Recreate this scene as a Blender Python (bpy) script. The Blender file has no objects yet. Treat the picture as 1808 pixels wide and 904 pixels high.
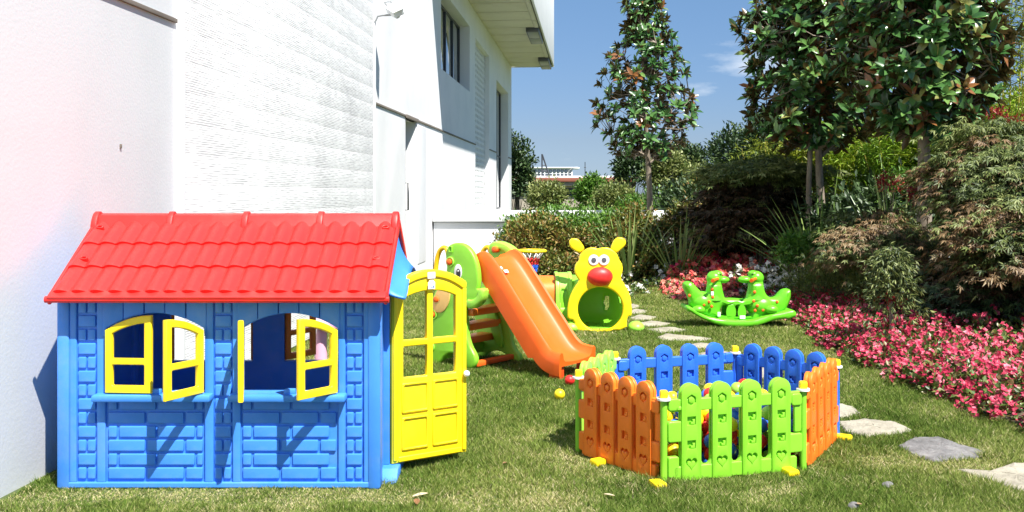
import bpy, bmesh, math, random
import numpy as np
from mathutils import Matrix, Vector, Euler
random.seed(7); rng = np.random.default_rng(11)
S = bpy.context.scene; C = S.collection
PI = math.pi
# ------------------------------------------------------------------ camera, sky, sun, exposure
CAMH = 1.4; FPX = 1700.0
cd = bpy.data.cameras.new('camera'); cam = bpy.data.objects.new('camera', cd); C.objects.link(cam)
cam.location = (0, 0, CAMH); cam.rotation_euler = (math.radians(90), 0, 0)
cd.sensor_width = 36; cd.lens = FPX / 1808 * 36; cd.shift_y = -111 / 1808; cd.clip_start = .05; cd.clip_end = 3000
S.camera = cam
SUN = Vector((.73, -1.0, 1.9)).normalized()          # towards the sun
elev = math.asin(SUN.z); azim = math.atan2(SUN.x, SUN.y)
w = bpy.data.worlds.new('World'); S.world = w; w.use_nodes = True
nt = w.node_tree; bg = nt.nodes['Background']
sky = nt.nodes.new('ShaderNodeTexSky'); sky.sky_type = 'NISHITA'; sky.sun_disc = False
sky.sun_elevation = elev; sky.sun_rotation = azim; sky.air_density = 1.15; sky.dust_density = 0; sky.ozone_density = 6.0
tc = nt.nodes.new('ShaderNodeTexCoord'); sep = nt.nodes.new('ShaderNodeSeparateXYZ'); nt.links.new(tc.outputs['Generated'], sep.inputs[0])
mp = nt.nodes.new('ShaderNodeMapping'); mp.inputs['Scale'].default_value = (3.2, 3.2, 11); mp.inputs['Location'].default_value = (1.35, .2, .42)
nz = nt.nodes.new('ShaderNodeTexNoise'); nz.inputs['Scale'].default_value = 1.6; nz.inputs['Detail'].default_value = 7; nz.inputs['Roughness'].default_value = .55
nt.links.new(tc.outputs['Generated'], mp.inputs[0]); nt.links.new(mp.outputs[0], nz.inputs['Vector'])
cr = nt.nodes.new('ShaderNodeValToRGB'); cr.color_ramp.elements[0].position = .60; cr.color_ramp.elements[1].position = .78
nt.links.new(nz.outputs['Fac'], cr.inputs[0])
mul = nt.nodes.new('ShaderNodeMath'); mul.operation = 'MULTIPLY'; mul.inputs[1].default_value = .8; nt.links.new(cr.outputs[0], mul.inputs[0])
mx = nt.nodes.new('ShaderNodeMixRGB'); mx.inputs[2].default_value = (6.6, 6.9, 7.2, 1)
er = nt.nodes.new('ShaderNodeValToRGB'); ee = er.color_ramp.elements; ee[0].position = 0; ee[0].color = (.31, .435, .74, 1); ee[1].position = .6; ee[1].color = (.75, .78, .82, 1)
e_ = ee.new(.055); e_.color = (.40, .44, .60, 1); e_ = ee.new(.2); e_.color = (.55, .60, .67, 1)
nt.links.new(sep.outputs[2], er.inputs[0]); sm = nt.nodes.new('ShaderNodeMixRGB'); sm.blend_type = 'MULTIPLY'; sm.inputs[0].default_value = 1
nt.links.new(sky.outputs[0], sm.inputs[1]); nt.links.new(er.outputs[0], sm.inputs[2])
nt.links.new(mul.outputs[0], mx.inputs[0]); nt.links.new(sm.outputs[0], mx.inputs[1]); nt.links.new(mx.outputs[0], bg.inputs[0])
bg.inputs[1].default_value = .075
sd = bpy.data.lights.new('sun', 'SUN'); so = bpy.data.objects.new('sun', sd); C.objects.link(so)
sd.energy = 4.4; sd.angle = math.radians(.5); sd.color = (1, .965, .9)
so.rotation_euler = SUN.to_track_quat('Z', 'Y').to_euler(); so.location = (6, -8, 14)
S.view_settings.view_transform = 'Standard'; S.view_settings.look = 'None'; S.view_settings.exposure = 1.2; S.view_settings.gamma = 1
S.cycles.max_bounces = 8; S.cycles.transparent_max_bounces = 8

# ------------------------------------------------------------------ helpers
WM = {}
def link(o, parent=None, M=None):
    C.objects.link(o); M = M or Matrix.Identity(4)
    if parent:
        o.parent = parent; o.matrix_parent_inverse = WM[parent].inverted()
    o.matrix_basis = M; WM[o] = M.copy(); return o
def thing(name, label, cat, loc=(0, 0, 0), group=None):
    o = bpy.data.objects.new(name, None); o.empty_display_size = .2
    o['label'] = label; o['category'] = cat
    if group: o['group'] = group
    return link(o, None, Matrix.Translation(Vector(loc)))
def tag(o, label, cat, group=None, kind=None):
    o['label'] = label; o['category'] = cat
    if group: o['group'] = group
    if kind: o['kind'] = kind
    return o
def inst(name, me, M, parent=None, label=None):
    o = bpy.data.objects.new(name, me); link(o, parent, M)
    if label: o['label'] = label
    return o
def mkmesh(name, verts, faces, mat=None, smooth=False):
    me = bpy.data.meshes.new(name); me.from_pydata([tuple(v) for v in verts], [], faces); me.update()
    if mat: me.materials.append(mat)
    if smooth: fin(me)
    return me
def fin(me, ang=38):
    me.polygons.foreach_set('use_smooth', [True] * len(me.polygons)); me.set_sharp_from_angle(angle=math.radians(ang)); me.update()
def obj(name, me, parent=None, label=None, kind=None):
    o = inst(name, me, Matrix.Identity(4), parent, label)
    if kind: o['kind'] = kind
    return o
def box_me(name, lo, hi, mat, bev=.004, seg=2, M=None):
    bm = bmesh.new(); bmesh.ops.create_cube(bm, size=1)
    lo = Vector(lo); hi = Vector(hi)
    for v in bm.verts: v.co = Vector(((v.co.x + .5) * (hi.x - lo.x) + lo.x, (v.co.y + .5) * (hi.y - lo.y) + lo.y, (v.co.z + .5) * (hi.z - lo.z) + lo.z))
    if bev: bmesh.ops.bevel(bm, geom=bm.edges[:], offset=bev, segments=seg, affect='EDGES', profile=.5)
    if M is not None: bm.transform(M)
    me = bpy.data.meshes.new(name); bm.to_mesh(me); bm.free()
    if mat: me.materials.append(mat)
    fin(me); return me
def box(name, lo, hi, mat, parent=None, bev=.004, label=None, M=None, seg=2):
    return obj(name, box_me(name, lo, hi, mat, bev, seg, M), parent, label)
def plate_me(name, outs, thick, bev, mat, M=None, res=2):
    """2D outlines (outer, holes, islands) -> bevelled slab, front face at local z=0, back at z=-thick"""
    cu = bpy.data.curves.new('tmp', 'CURVE'); cu.dimensions = '2D'; cu.fill_mode = 'BOTH'
    for pts in outs:
        sp = cu.splines.new('POLY'); sp.points.add(len(pts) - 1)
        for p, q in zip(sp.points, pts): p.co = (q[0], q[1], 0, 1)
        sp.use_cyclic_u = True
    cu.extrude = max(thick / 2 - bev, .0001); cu.bevel_depth = bev; cu.bevel_resolution = res; cu.offset = -bev
    o = bpy.data.objects.new('tmp', cu); C.objects.link(o)
    dg = bpy.context.evaluated_depsgraph_get(); me = bpy.data.meshes.new_from_object(o.evaluated_get(dg))
    bpy.data.objects.remove(o); bpy.data.curves.remove(cu); me.name = name
    bm = bmesh.new(); bm.from_mesh(me); bmesh.ops.remove_doubles(bm, verts=bm.verts[:], dist=1e-5)
    bmesh.ops.recalc_face_normals(bm, faces=bm.faces[:])
    bm.transform(Matrix.Translation((0, 0, -thick / 2)))
    if M is not None: bm.transform(M)
    bm.to_mesh(me); bm.free(); me.materials.clear()
    if mat: me.materials.append(mat)
    fin(me, 30); return me
def plate(name, outs, thick, bev, mat, M=None, parent=None, label=None):
    return obj(name, plate_me(name, outs, thick, bev, mat, M), parent, label)
def join(name, mes, mat=None):
    bm = bmesh.new()
    for m in mes: bm.from_mesh(m)
    me = bpy.data.meshes.new(name); bm.to_mesh(me); bm.free()
    me.materials.append(mat or mes[0].materials[0])
    for m in mes: bpy.data.meshes.remove(m)
    fin(me, 35); return me
def plane_M(o, u, n):
    """local x->u, y->up, z->n (towards viewer)"""
    u = Vector(u).normalized(); n = Vector(n).normalized(); v = n.cross(u)
    return Matrix(((u.x, v.x, n.x, o[0]), (u.y, v.y, n.y, o[1]), (u.z, v.z, n.z, o[2]), (0, 0, 0, 1)))
def tube_me(name, pts, r, mat, seg=10, cyc=False, flat=1.0):
    pts = [Vector(p) for p in pts]; n = len(pts); V = []; F = []
    rs = r if isinstance(r, (list, tuple)) else [r] * n; ref = None
    for i, p in enumerate(pts):
        a = pts[i - 1] if (i or cyc) else p; b = pts[(i + 1) % n] if (i < n - 1 or cyc) else p
        t = (b - a).normalized()
        if ref is None:
            ref = Vector((0, 0, 1)) if abs(t.z) < .9 else Vector((1, 0, 0))
        s = t.cross(ref).normalized(); u = s.cross(t).normalized(); ref = u
        for k in range(seg):
            q = 2 * PI * k / seg; V.append(p + s * math.cos(q) * rs[i] + u * math.sin(q) * rs[i] * flat)
    m = n if cyc else n - 1
    for i in range(m):
        j = (i + 1) % n
        for k in range(seg): F.append((i * seg + k, i * seg + (k + 1) % seg, j * seg + (k + 1) % seg, j * seg + k))
    if not cyc: F.append(tuple(range(seg))[::-1]); F.append(tuple((n - 1) * seg + k for k in range(seg)))
    me = mkmesh(name, V, F, mat); fin(me, 50); return me
def tube(name, pts, r, mat, parent=None, seg=10, cyc=False, label=None, flat=1.0):
    return obj(name, tube_me(name, pts, r, mat, seg, cyc, flat), parent, label)
def ball_me(name, c, r, mat, seg=20, M=None):
    bm = bmesh.new(); bmesh.ops.create_uvsphere(bm, u_segments=seg, v_segments=max(6, seg * 2 // 3), radius=1)
    r = (r, r, r) if not hasattr(r, '__len__') else r
    T = Matrix.Translation(Vector(c)) @ (M or Matrix.Identity(4)) @ Matrix.Diagonal((r[0], r[1], r[2], 1)); bm.transform(T)
    me = bpy.data.meshes.new(name); bm.to_mesh(me); bm.free()
    if mat: me.materials.append(mat)
    me.polygons.foreach_set('use_smooth', [True] * len(me.polygons)); return me
def ball(name, c, r, mat, parent=None, seg=20, M=None, label=None): return obj(name, ball_me(name, c, r, mat, seg, M), parent, label)
def cyl(name, a, b, r, mat, parent=None, seg=16, r2=None, label=None):
    return obj(name, tube_me(name, [a, b], [r, r2 or r], mat, seg), parent, label)
def rrect(x0, y0, x1, y1, r=.01, n=4):
    P = []
    for cx, cy, a in ((x1 - r, y1 - r, 0), (x0 + r, y1 - r, 90), (x0 + r, y0 + r, 180), (x1 - r, y0 + r, 270)):
        for k in range(n + 1):
            q = math.radians(a + 90 * k / n); P.append((cx + r * math.cos(q), cy + r * math.sin(q)))
    return P
def ell(cx, cy, rx, ry, n=28, a0=0): return [(cx + rx * math.cos(a0 + 2 * PI * k / n), cy + ry * math.sin(a0 + 2 * PI * k / n)) for k in range(n)]
def archrect(x0, y0, x1, ys, ya, n=14):
    """rectangle whose top is an arch from spring ys to apex ya"""
    P = [(x0, y0), (x1, y0)]
    for k in range(n + 1):
        t = k / n; P.append((x1 + (x0 - x1) * t, ys + (ya - ys) * (1 - (2 * t - 1) ** 2)))
    return P
def smoothpoly(P, it=2):
    for _ in range(it):
        Q = []
        for i, p in enumerate(P):
            q = P[(i + 1) % len(P)]
            Q += [(p[0] * .75 + q[0] * .25, p[1] * .75 + q[1] * .25), (p[0] * .25 + q[0] * .75, p[1] * .25 + q[1] * .75)]
        P = Q
    return P

# ------------------------------------------------------------------ materials
def newmat(name):
    m = bpy.data.materials.new(name); m.use_nodes = True
    return m, m.node_tree, m.node_tree.nodes['Principled BSDF']
def N(nt, t, **k):
    n = nt.nodes.new(t)
    for a, b in k.items():
        if a in n.inputs: n.inputs[a].default_value = b
        else: setattr(n, a, b)
    return n
def plastic(name, col, rough=.38, bump=.12, var=.10, scale=9, dirt=.0):
    m, t, b = newmat(name); L = t.links.new
    tc = N(t, 'ShaderNodeTexCoord'); no = N(t, 'ShaderNodeTexNoise'); no.inputs['Scale'].default_value = scale; no.inputs['Detail'].default_value = 5
    L(tc.outputs['Object'], no.inputs['Vector'])
    mx = N(t, 'ShaderNodeMixRGB'); mx.inputs[1].default_value = (*[c * (1 - var) for c in col], 1); mx.inputs[2].default_value = (*[min(1, c * (1 + var) + .012 * (var > 0)) for c in col], 1)
    L(no.outputs['Fac'], mx.inputs[0]); out = mx.outputs[0]
    if dirt:
        n3 = N(t, 'ShaderNodeTexNoise'); n3.inputs['Scale'].default_value = 3; n3.inputs['Detail'].default_value = 9; n3.inputs['Roughness'].default_value = .7; L(tc.outputs['Object'], n3.inputs['Vector'])
        r = N(t, 'ShaderNodeValToRGB'); r.color_ramp.elements[0].position = .5; r.color_ramp.elements[1].position = .8; r.color_ramp.elements[1].color = (dirt,) * 3 + (1,)
        r.color_ramp.elements[0].color = (0, 0, 0, 1)
        L(n3.outputs['Fac'], r.inputs[0]); m2 = N(t, 'ShaderNodeMixRGB'); m2.inputs[2].default_value = (.42, .36, .27, 1); L(r.outputs[0], m2.inputs[0]); L(out, m2.inputs[1]); out = m2.outputs[0]
    L(out, b.inputs['Base Color']); b.inputs['Roughness'].default_value = rough
    b.inputs['Subsurface Weight'].default_value = 0
    n2 = N(t, 'ShaderNodeTexNoise'); n2.inputs['Scale'].default_value = 320; L(tc.outputs['Object'], n2.inputs['Vector'])
    bp = N(t, 'ShaderNodeBump'); bp.inputs['Strength'].default_value = bump; bp.inputs['Distance'].default_value = .002
    L(n2.outputs['Fac'], bp.inputs['Height'])
    n4 = N(t, 'ShaderNodeTexNoise'); n4.inputs['Scale'].default_value = 11; n4.inputs['Detail'].default_value = 2; L(tc.outputs['Object'], n4.inputs['Vector'])
    bp2 = N(t, 'ShaderNodeBump'); bp2.inputs['Strength'].default_value = .25; bp2.inputs['Distance'].default_value = .006
    L(n4.outputs['Fac'], bp2.inputs['Height']); L(bp.outputs[0], bp2.inputs['Normal'])
    L(bp2.outputs[0], b.inputs['Normal']); return m
BLUE = plastic('blue_plastic', (.05, .255, .80), .45, .3, .13, 6, .22)
RED = plastic('red_plastic', (.78, .018, .014), .43, .25, .13, 7, .14)
YEL = plastic('yellow_plastic', (.95, .70, .004), .40, .2, .05, 6, .05)
YEL2 = plastic('warm_yellow_plastic', (.92, .56, .004), .40, .2, .05)
ORA = plastic('orange_plastic', (.86, .118, .002), .48, .2, .08, 6, .05)
ORA2 = plastic('red_orange_plastic', (.86, .075, .008), .36, .2, .08)
ORAF = plastic('fence_orange_plastic', (.92, .20, .012), .42, .2, .08, 6, .05)
BRN = plastic('burnt_orange_plastic', (.75, .19, .01), .4)
GRN = plastic('green_plastic', (.24, .62, .03), .38, .2, .08, 6, .05)
GRN2 = plastic('lime_plastic', (.33, .74, .06), .40, .2, .08)
GRN3 = plastic('rocker_green_plastic', (.13, .56, .015), .34, .2, .08)
BLU2 = plastic('fence_blue_plastic', (.022, .15, .72), .36, .2, .08, 6, .05)
TAN = plastic('tan_plastic', (.80, .50, .16), .4)
WHT = plastic('white_plastic', (.82, .82, .80), .4)
BLK = plastic('black_plastic', (.012, .012, .014), .3)
GRY = plastic('grey_plastic', (.10, .10, .11), .4)
MRN = plastic('dark_red_plastic', (.45, .012, .02), .4)
PNK = plastic('pink_plastic', (.80, .42, .55), .4)
def wallmat(name, col, stain, lo=.45, hi=.75, scale=1.2, bump=.1, bscale=60, rough=.75):
    m, t, b = newmat(name); L = t.links.new
    tc = N(t, 'ShaderNodeTexCoord'); no = N(t, 'ShaderNodeTexNoise'); no.inputs['Scale'].default_value = scale; no.inputs['Detail'].default_value = 9; no.inputs['Roughness'].default_value = .62
    L(tc.outputs['Object'], no.inputs['Vector']); r = N(t, 'ShaderNodeValToRGB'); r.color_ramp.elements[0].position = lo; r.color_ramp.elements[1].position = hi
    r.color_ramp.elements[0].color = (*col, 1); r.color_ramp.elements[1].color = (*stain, 1); L(no.outputs['Fac'], r.inputs[0]); L(r.outputs[0], b.inputs['Base Color'])
    n2 = N(t, 'ShaderNodeTexNoise'); n2.inputs['Scale'].default_value = bscale; n2.inputs['Detail'].default_value = 4; L(tc.outputs['Object'], n2.inputs['Vector'])
    bp = N(t, 'ShaderNodeBump'); bp.inputs['Strength'].default_value = bump; bp.inputs['Distance'].default_value = .01; L(n2.outputs['Fac'], bp.inputs['Height']); L(bp.outputs[0], b.inputs['Normal'])
    b.inputs['Roughness'].default_value = rough; return m
WALL = wallmat('painted_wall', (.80, .80, .80), (.72, .73, .74))
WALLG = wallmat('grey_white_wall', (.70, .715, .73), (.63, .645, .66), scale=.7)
SOFF = wallmat('cream_soffit', (.74, .69, .58), (.66, .61, .5), scale=2)
TRIM = wallmat('brown_metal_trim', (.20, .17, .14), (.13, .11, .09))
MET = wallmat('grey_metal', (.30, .31, .32), (.22, .22, .23), rough=.4)
FRM = wallmat('dark_window_frame', (.035, .038, .045), (.05, .05, .055), rough=.4)
def glassmat(name, col):
    m, t, b = newmat(name); b.inputs['Base Color'].default_value = (*col, 1); b.inputs['Roughness'].default_value = .04; b.inputs['Specular IOR Level'].default_value = 1.0; b.inputs['Coat Weight'].default_value = 1; b.inputs['Coat IOR'].default_value = 2.2; b.inputs['Coat Roughness'].default_value = .02
    return m
GLS = glassmat('window_glass', (.03, .045, .06))
def ribmat():
    m, t, b = newmat('ribbed_render'); L = t.links.new
    tc = N(t, 'ShaderNodeTexCoord'); sp = N(t, 'ShaderNodeSeparateXYZ'); L(tc.outputs['Object'], sp.inputs[0])
    # broken horizontal scratches: noise stretched along the wall
    mp = N(t, 'ShaderNodeMapping'); mp.inputs['Scale'].default_value = (7, 7, 190); L(tc.outputs['Object'], mp.inputs[0])
    n1 = N(t, 'ShaderNodeTexNoise'); n1.inputs['Scale'].default_value = 1; n1.inputs['Detail'].default_value = 3; L(mp.outputs[0], n1.inputs['Vector'])
    wv = N(t, 'ShaderNodeMath', operation='MULTIPLY'); wv.inputs[1].default_value = 2 * PI / .0165; L(sp.outputs['Z'], wv.inputs[0])
    sn = N(t, 'ShaderNodeMath', operation='SINE'); L(wv.outputs[0], sn.inputs[0])
    n2 = N(t, 'ShaderNodeTexNoise'); n2.inputs['Scale'].default_value = 1.1; n2.inputs['Detail'].default_value = 4; L(tc.outputs['Object'], n2.inputs['Vector'])
    a = N(t, 'ShaderNodeMath', operation='MULTIPLY_ADD'); a.inputs[1].default_value = .16; L(sn.outputs[0], a.inputs[0]); L(n1.outputs['Fac'], a.inputs[2])
    c = N(t, 'ShaderNodeMath', operation='MULTIPLY_ADD'); c.inputs[1].default_value = .40; L(n2.outputs['Fac'], c.inputs[0]); L(a.outputs[0], c.inputs[2])
    r = N(t, 'ShaderNodeValToRGB'); r.color_ramp.elements[0].position = .675; r.color_ramp.elements[1].position = .93
    r.color_ramp.elements[0].color = (.84, .84, .835, 1); r.color_ramp.elements[1].color = (.38, .38, .385, 1)
    dv = N(t, 'ShaderNodeMath', operation='MULTIPLY'); dv.inputs[1].default_value = 1.0; L(c.outputs[0], dv.inputs[0]); L(dv.outputs[0], r.inputs[0])
    L(r.outputs[0], b.inputs['Base Color']); b.inputs['Roughness'].default_value = .85
    bp = N(t, 'ShaderNodeBump'); bp.inputs['Strength'].default_value = .12; bp.inputs['Distance'].default_value = .002; L(a.outputs[0], bp.inputs['Height']); L(bp.outputs[0], b.inputs['Normal'])
    return m
RIB = ribmat()
def ramp_leaf(name, cols, back=None, rough=.5, trans=.25, spec=.5):
    m, t, b = newmat(name); L = t.links.new
    at = N(t, 'ShaderNodeAttribute', attribute_name='rnd'); r = N(t, 'ShaderNodeValToRGB'); e = r.color_ramp.elements
    for i, cc in enumerate(cols):
        p = i / (len(cols) - 1)
        el = e[0] if i == 0 else (e[len(e) - 1] if i == len(cols) - 1 else e.new(p)); el.position = p; el.color = (*cc, 1)
    L(at.outputs['Fac'], r.inputs[0]); out = r.outputs[0]
    if back:
        g = N(t, 'ShaderNodeNewGeometry'); mx = N(t, 'ShaderNodeMixRGB'); mx.inputs[2].default_value = (*back, 1); L(g.outputs['Backfacing'], mx.inputs[0]); L(out, mx.inputs[1]); out = mx.outputs[0]
    L(out, b.inputs['Base Color']); b.inputs['Roughness'].default_value = rough; b.inputs['Specular IOR Level'].default_value = spec
    if trans:
        tr = N(t, 'ShaderNodeBsdfTranslucent'); L(out, tr.inputs[0]); ms = N(t, 'ShaderNodeMixShader'); ms.inputs[0].default_value = trans
        L(b.outputs[0], ms.inputs[1]); L(tr.outputs[0], ms.inputs[2]); L(ms.outputs[0], t.nodes['Material Output'].inputs[0])
    return m
def bark(name, c1, c2, sc=14):
    m, t, b = newmat(name); L = t.links.new; tc = N(t, 'ShaderNodeTexCoord'); mp = N(t, 'ShaderNodeMapping'); mp.inputs['Scale'].default_value = (1, 1, .25); L(tc.outputs['Object'], mp.inputs[0])
    n = N(t, 'ShaderNodeTexNoise'); n.inputs['Scale'].default_value = sc; n.inputs['Detail'].default_value = 7; n.inputs['Roughness'].default_value = .7; L(mp.outputs[0], n.inputs['Vector'])
    r = N(t, 'ShaderNodeValToRGB'); r.color_ramp.elements[0].position = .35; r.color_ramp.elements[1].position = .65; r.color_ramp.elements[0].color = (*c1, 1); r.color_ramp.elements[1].color = (*c2, 1); L(n.outputs['Fac'], r.inputs[0]); L(r.outputs[0], b.inputs['Base Color'])
    bp = N(t, 'ShaderNodeBump'); bp.inputs['Strength'].default_value = .5; bp.inputs['Distance'].default_value = .02; L(n.outputs['Fac'], bp.inputs['Height']); L(bp.outputs[0], b.inputs['Normal']); b.inputs['Roughness'].default_value = .85; return m
BARK = bark('magnolia_bark', (.13, .10, .075), (.30, .25, .19)); BARK2 = bark('dark_bark', (.04, .032, .025), (.11, .085, .065))
def groundmat(name, cols, sc=3, sc2=60):
    m, t, b = newmat(name); L = t.links.new; tc = N(t, 'ShaderNodeTexCoord')
    n = N(t, 'ShaderNodeTexNoise'); n.inputs['Scale'].default_value = sc; n.inputs['Detail'].default_value = 12; n.inputs['Roughness'].default_value = .75; L(tc.outputs['Object'], n.inputs['Vector'])
    r = N(t, 'ShaderNodeValToRGB'); e = r.color_ramp.elements
    for i, cc in enumerate(cols):
        p = .3 + .4 * i / (len(cols) - 1); el = e[0] if i == 0 else (e[len(e) - 1] if i == len(cols) - 1 else e.new(p)); el.position = p; el.color = (*cc, 1)
    L(n.outputs['Fac'], r.inputs[0]); L(r.outputs[0], b.inputs['Base Color']); n2 = N(t, 'ShaderNodeTexNoise'); n2.inputs['Scale'].default_value = sc2; n2.inputs['Detail'].default_value = 6; L(tc.outputs['Object'], n2.inputs['Vector'])
    bp = N(t, 'ShaderNodeBump'); bp.inputs['Strength'].default_value = .8; bp.inputs['Distance'].default_value = .02; L(n2.outputs['Fac'], bp.inputs['Height']); L(bp.outputs[0], b.inputs['Normal']); b.inputs['Roughness'].default_value = .95; return m
TURF = groundmat('turf', [(.05, .085, .018), (.10, .13, .035), (.20, .18, .08)], 5, 120)
SOIL = groundmat('bed_soil', [(.05, .04, .022), (.10, .075, .045), (.18, .14, .09)], 6, 50)
STONE_P = [groundmat('pale_flagstone', [(.20, .18, .135), (.33, .30, .23), (.43, .40, .31)], 4, 30), groundmat('grey_flagstone', [(.07, .068, .064), (.16, .155, .15), (.30, .29, .275)], 7, 30)]

# ------------------------------------------------------------------ ground
def gp(px, py): return ((px - 904) / (py - 341) * CAMH, FPX * CAMH / (py - 341))
ex = [-900, -200, -60, -20, -8, -4, 0, 4, 8, 20, 60, 200, 900]; ey = [-300, -60, -20, -5, 0, 4, 8, 12, 16, 30, 60, 200, 1500]
V = [(x, y, 0) for y in ey for x in ex]; F = [(j * 13 + i, j * 13 + i + 1, (j + 1) * 13 + i + 1, (j + 1) * 13 + i) for j in range(12) for i in range(12)]
obj('lawn', mkmesh('lawn', V, F, TURF), kind='structure')
EDGE = [(3.6, -2), (3.5, 2), (3.3, 4.2), (3.08, 5.2), (2.98, 5.8), (2.86, 6.8), (2.84, 8), (2.9, 9), (3.02, 10.2), (3.25, 11.4), (3.3, 12.3), (3.0, 13.4), (2.3, 14.2), (1.4, 14.5), (.4, 14.5), (-.6, 14.5), (-1.2, 14.6)]
def hprof(d): return .014 + .34 * (lambda t: t * t * (3 - 2 * t))(min(max(d / 3.2, 0), 1))
def edge_d(x, y):
    best = 9e9
    for (x0, y0), (x1, y1) in zip(EDGE, EDGE[1:]):
        dx, dy = x1 - x0, y1 - y0; t = max(0, min(1, ((x - x0) * dx + (y - y0) * dy) / (dx * dx + dy * dy)))
        d = math.hypot(x - x0 - t * dx, y - y0 - t * dy)
        if d < best: best = d; side = dx * (y - y0) - dy * (x - x0)
    return best if side < 0 else -best
def bedz(x, y):
    d = edge_d(x, y); return hprof(d) if d > 0 else 0
E2 = []
for (a, b) in zip(EDGE, EDGE[1:]):
    for k in range(6): E2.append((a[0] + (b[0] - a[0]) * k / 6, a[1] + (b[1] - a[1]) * k / 6))
E2.append(EDGE[-1]); ds = [0, .06, .2, .45, .8, 1.2, 1.7]
V = []; F = []; nd = len(ds)
for i, (x, y) in enumerate(E2):
    a = E2[max(i - 1, 0)]; b = E2[min(i + 1, len(E2) - 1)]; t = Vector((b[0] - a[0], b[1] - a[1])).normalized(); nx, ny = t.y, -t.x
    for d in ds: V.append((x + nx * d + random.uniform(-.02, .02), y + ny * d, -.02 if d == 0 else hprof(d) + random.uniform(-.008, .008)))
for i in range(len(E2) - 1):
    for k in range(nd - 1): F.append((i * nd + k, (i + 1) * nd + k, (i + 1) * nd + k + 1, i * nd + k + 1))
nb = len(V)
bx = np.arange(-1.4, 14.01, .35); by = np.arange(-2, 16.2, .35)
idx = {}
for i, x in enumerate(bx):
    for j, y in enumerate(by):
        d = edge_d(x, y)
        if d > 1.25: idx[i, j] = len(V); V.append((x, y, hprof(d) - .012))
for (i, j), q in idx.items():
    if (i + 1, j) in idx and (i, j + 1) in idx and (i + 1, j + 1) in idx: F.append((q, idx[i + 1, j], idx[i + 1, j + 1], idx[i, j + 1]))
obj('soil', mkmesh('soil', V, F, SOIL, True), kind='structure')
# ------------------------------------------------------------------ white building along the left
WX = lambda Y: -2.32 - .404 + .0847 * Y                # wall plane
def sY(px): r = (px - 904) / FPX; return 2.724 / (.0847 - r)    # depth at which the wall passes a picture column
k_ = math.hypot(1, .0847); WU = (.0847 / k_, 1 / k_, 0); WN = (1 / k_, -.0847 / k_, 0)
def wpt(Y, z, out=0): return Vector((WX(Y) + WN[0] * out, Y + WN[1] * out, z))
WM_ = plane_M((WX(0), 0, 0), WU, WN)                    # local x = k_*Y
sx = lambda Y: Y * k_
bld = thing('white_building', 'long white office building on the left with ribbed wall panel, tall windows and overhanging roof', 'building', (WX(4.8), 4.8, 0))
def wrect(Y0, Y1, z0, z1): return [(sx(Y0), z0), (sx(Y1), z0), (sx(Y1), z1), (sx(Y0), z1)]
JZ = 2.52
obj_low = plate('wall', [wrect(11.85, 31.95, -.05, 6.4), wrect(13.95, 14.8, .0, JZ - .03), wrect(13.62, 14.12, 3.66, 6.0), wrect(17.2, 21.2, 3.63, 5.07), wrect(22.2, 25.2, .9, 4.98), wrect(27, 30.75, .9, 4.58)], .34, .004, WALL, WM_, bld)
plate('wall', [wrect(.5, 6.3, -.05, 6.4)], .34, .004, WALLG, WM_, bld, 'plain grey-white wall section')
plate('wall', [wrect(6.302, 11.848, -.05, 6.4)], .32, .004, WALL, WM_, bld, 'wall section behind the ribbed boards')
for i in range(31):                                      # ribbed cladding boards
    z0 = .02 + i * .205
    plate('cladding_board', [rrect(sx(6.33), z0, sx(11.8), z0 + .2042, .001, 1)], .05, .0008, RIB, plane_M(wpt(0, 0, .03), WU, WN), bld)
plate('corner_trim', [rrect(sx(6.29), 0, sx(6.328), 6.38, .003, 1)], .06, .003, WALL, plane_M(wpt(0, 0, .045), WU, WN), bld)
plate('corner_trim', [rrect(sx(11.802), 0, sx(11.86), 6.38, .003, 1)], .06, .003, WALL, plane_M(wpt(0, 0, .045), WU, WN), bld)
for a, b, z in ((.5, 6.27, JZ), (11.88, 13.95, JZ), (14.8, 22.2, JZ), (25.2, 27, JZ + .02), (30.75, 31.9, JZ + .02)):
    plate('joint_strip', [rrect(sx(a), z - .014, sx(b), z + .014, .003, 1)], .03, .003, TRIM, plane_M(wpt(0, 0, .018), WU, WN), bld)
# faint vertical pilaster panels on the lower wall
for a, b in ((14.9, 15.6),):
    plate('wall_panel', [rrect(sx(a), .3, sx(b), JZ - .06, .005, 1)], .02, .003, WALLG, plane_M(wpt(0, 0, .008), WU, WN), bld)
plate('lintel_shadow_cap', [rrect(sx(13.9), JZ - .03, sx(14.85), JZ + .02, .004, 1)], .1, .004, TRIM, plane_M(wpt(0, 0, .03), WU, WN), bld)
dr = plate('door', [rrect(sx(13.97), .02, sx(14.78), JZ - .05, .004, 1)], .05, .004, MET, plane_M(wpt(0, 0, -.16), WU, WN), bld)
plate('door_frame', [rrect(sx(13.955), .0, sx(14.05), JZ - .04, .004, 1)], .08, .004, WALLG, plane_M(wpt(0, 0, -.07), WU, WN), dr)
for z in (1.55, .95): plate('hinge', [rrect(sx(14.06), z, sx(14.2), z + .28, .004, 1)], .03, .004, MET, plane_M(wpt(0, 0, -.10), WU, WN), dr)
tube('door_handle', [wpt(14.25, 1.55, -.12), wpt(14.25, 1.55, -.02), wpt(14.25, 1.15, -.02), wpt(14.25, 1.15, -.12)], .014, FRM, dr, 6)
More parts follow.
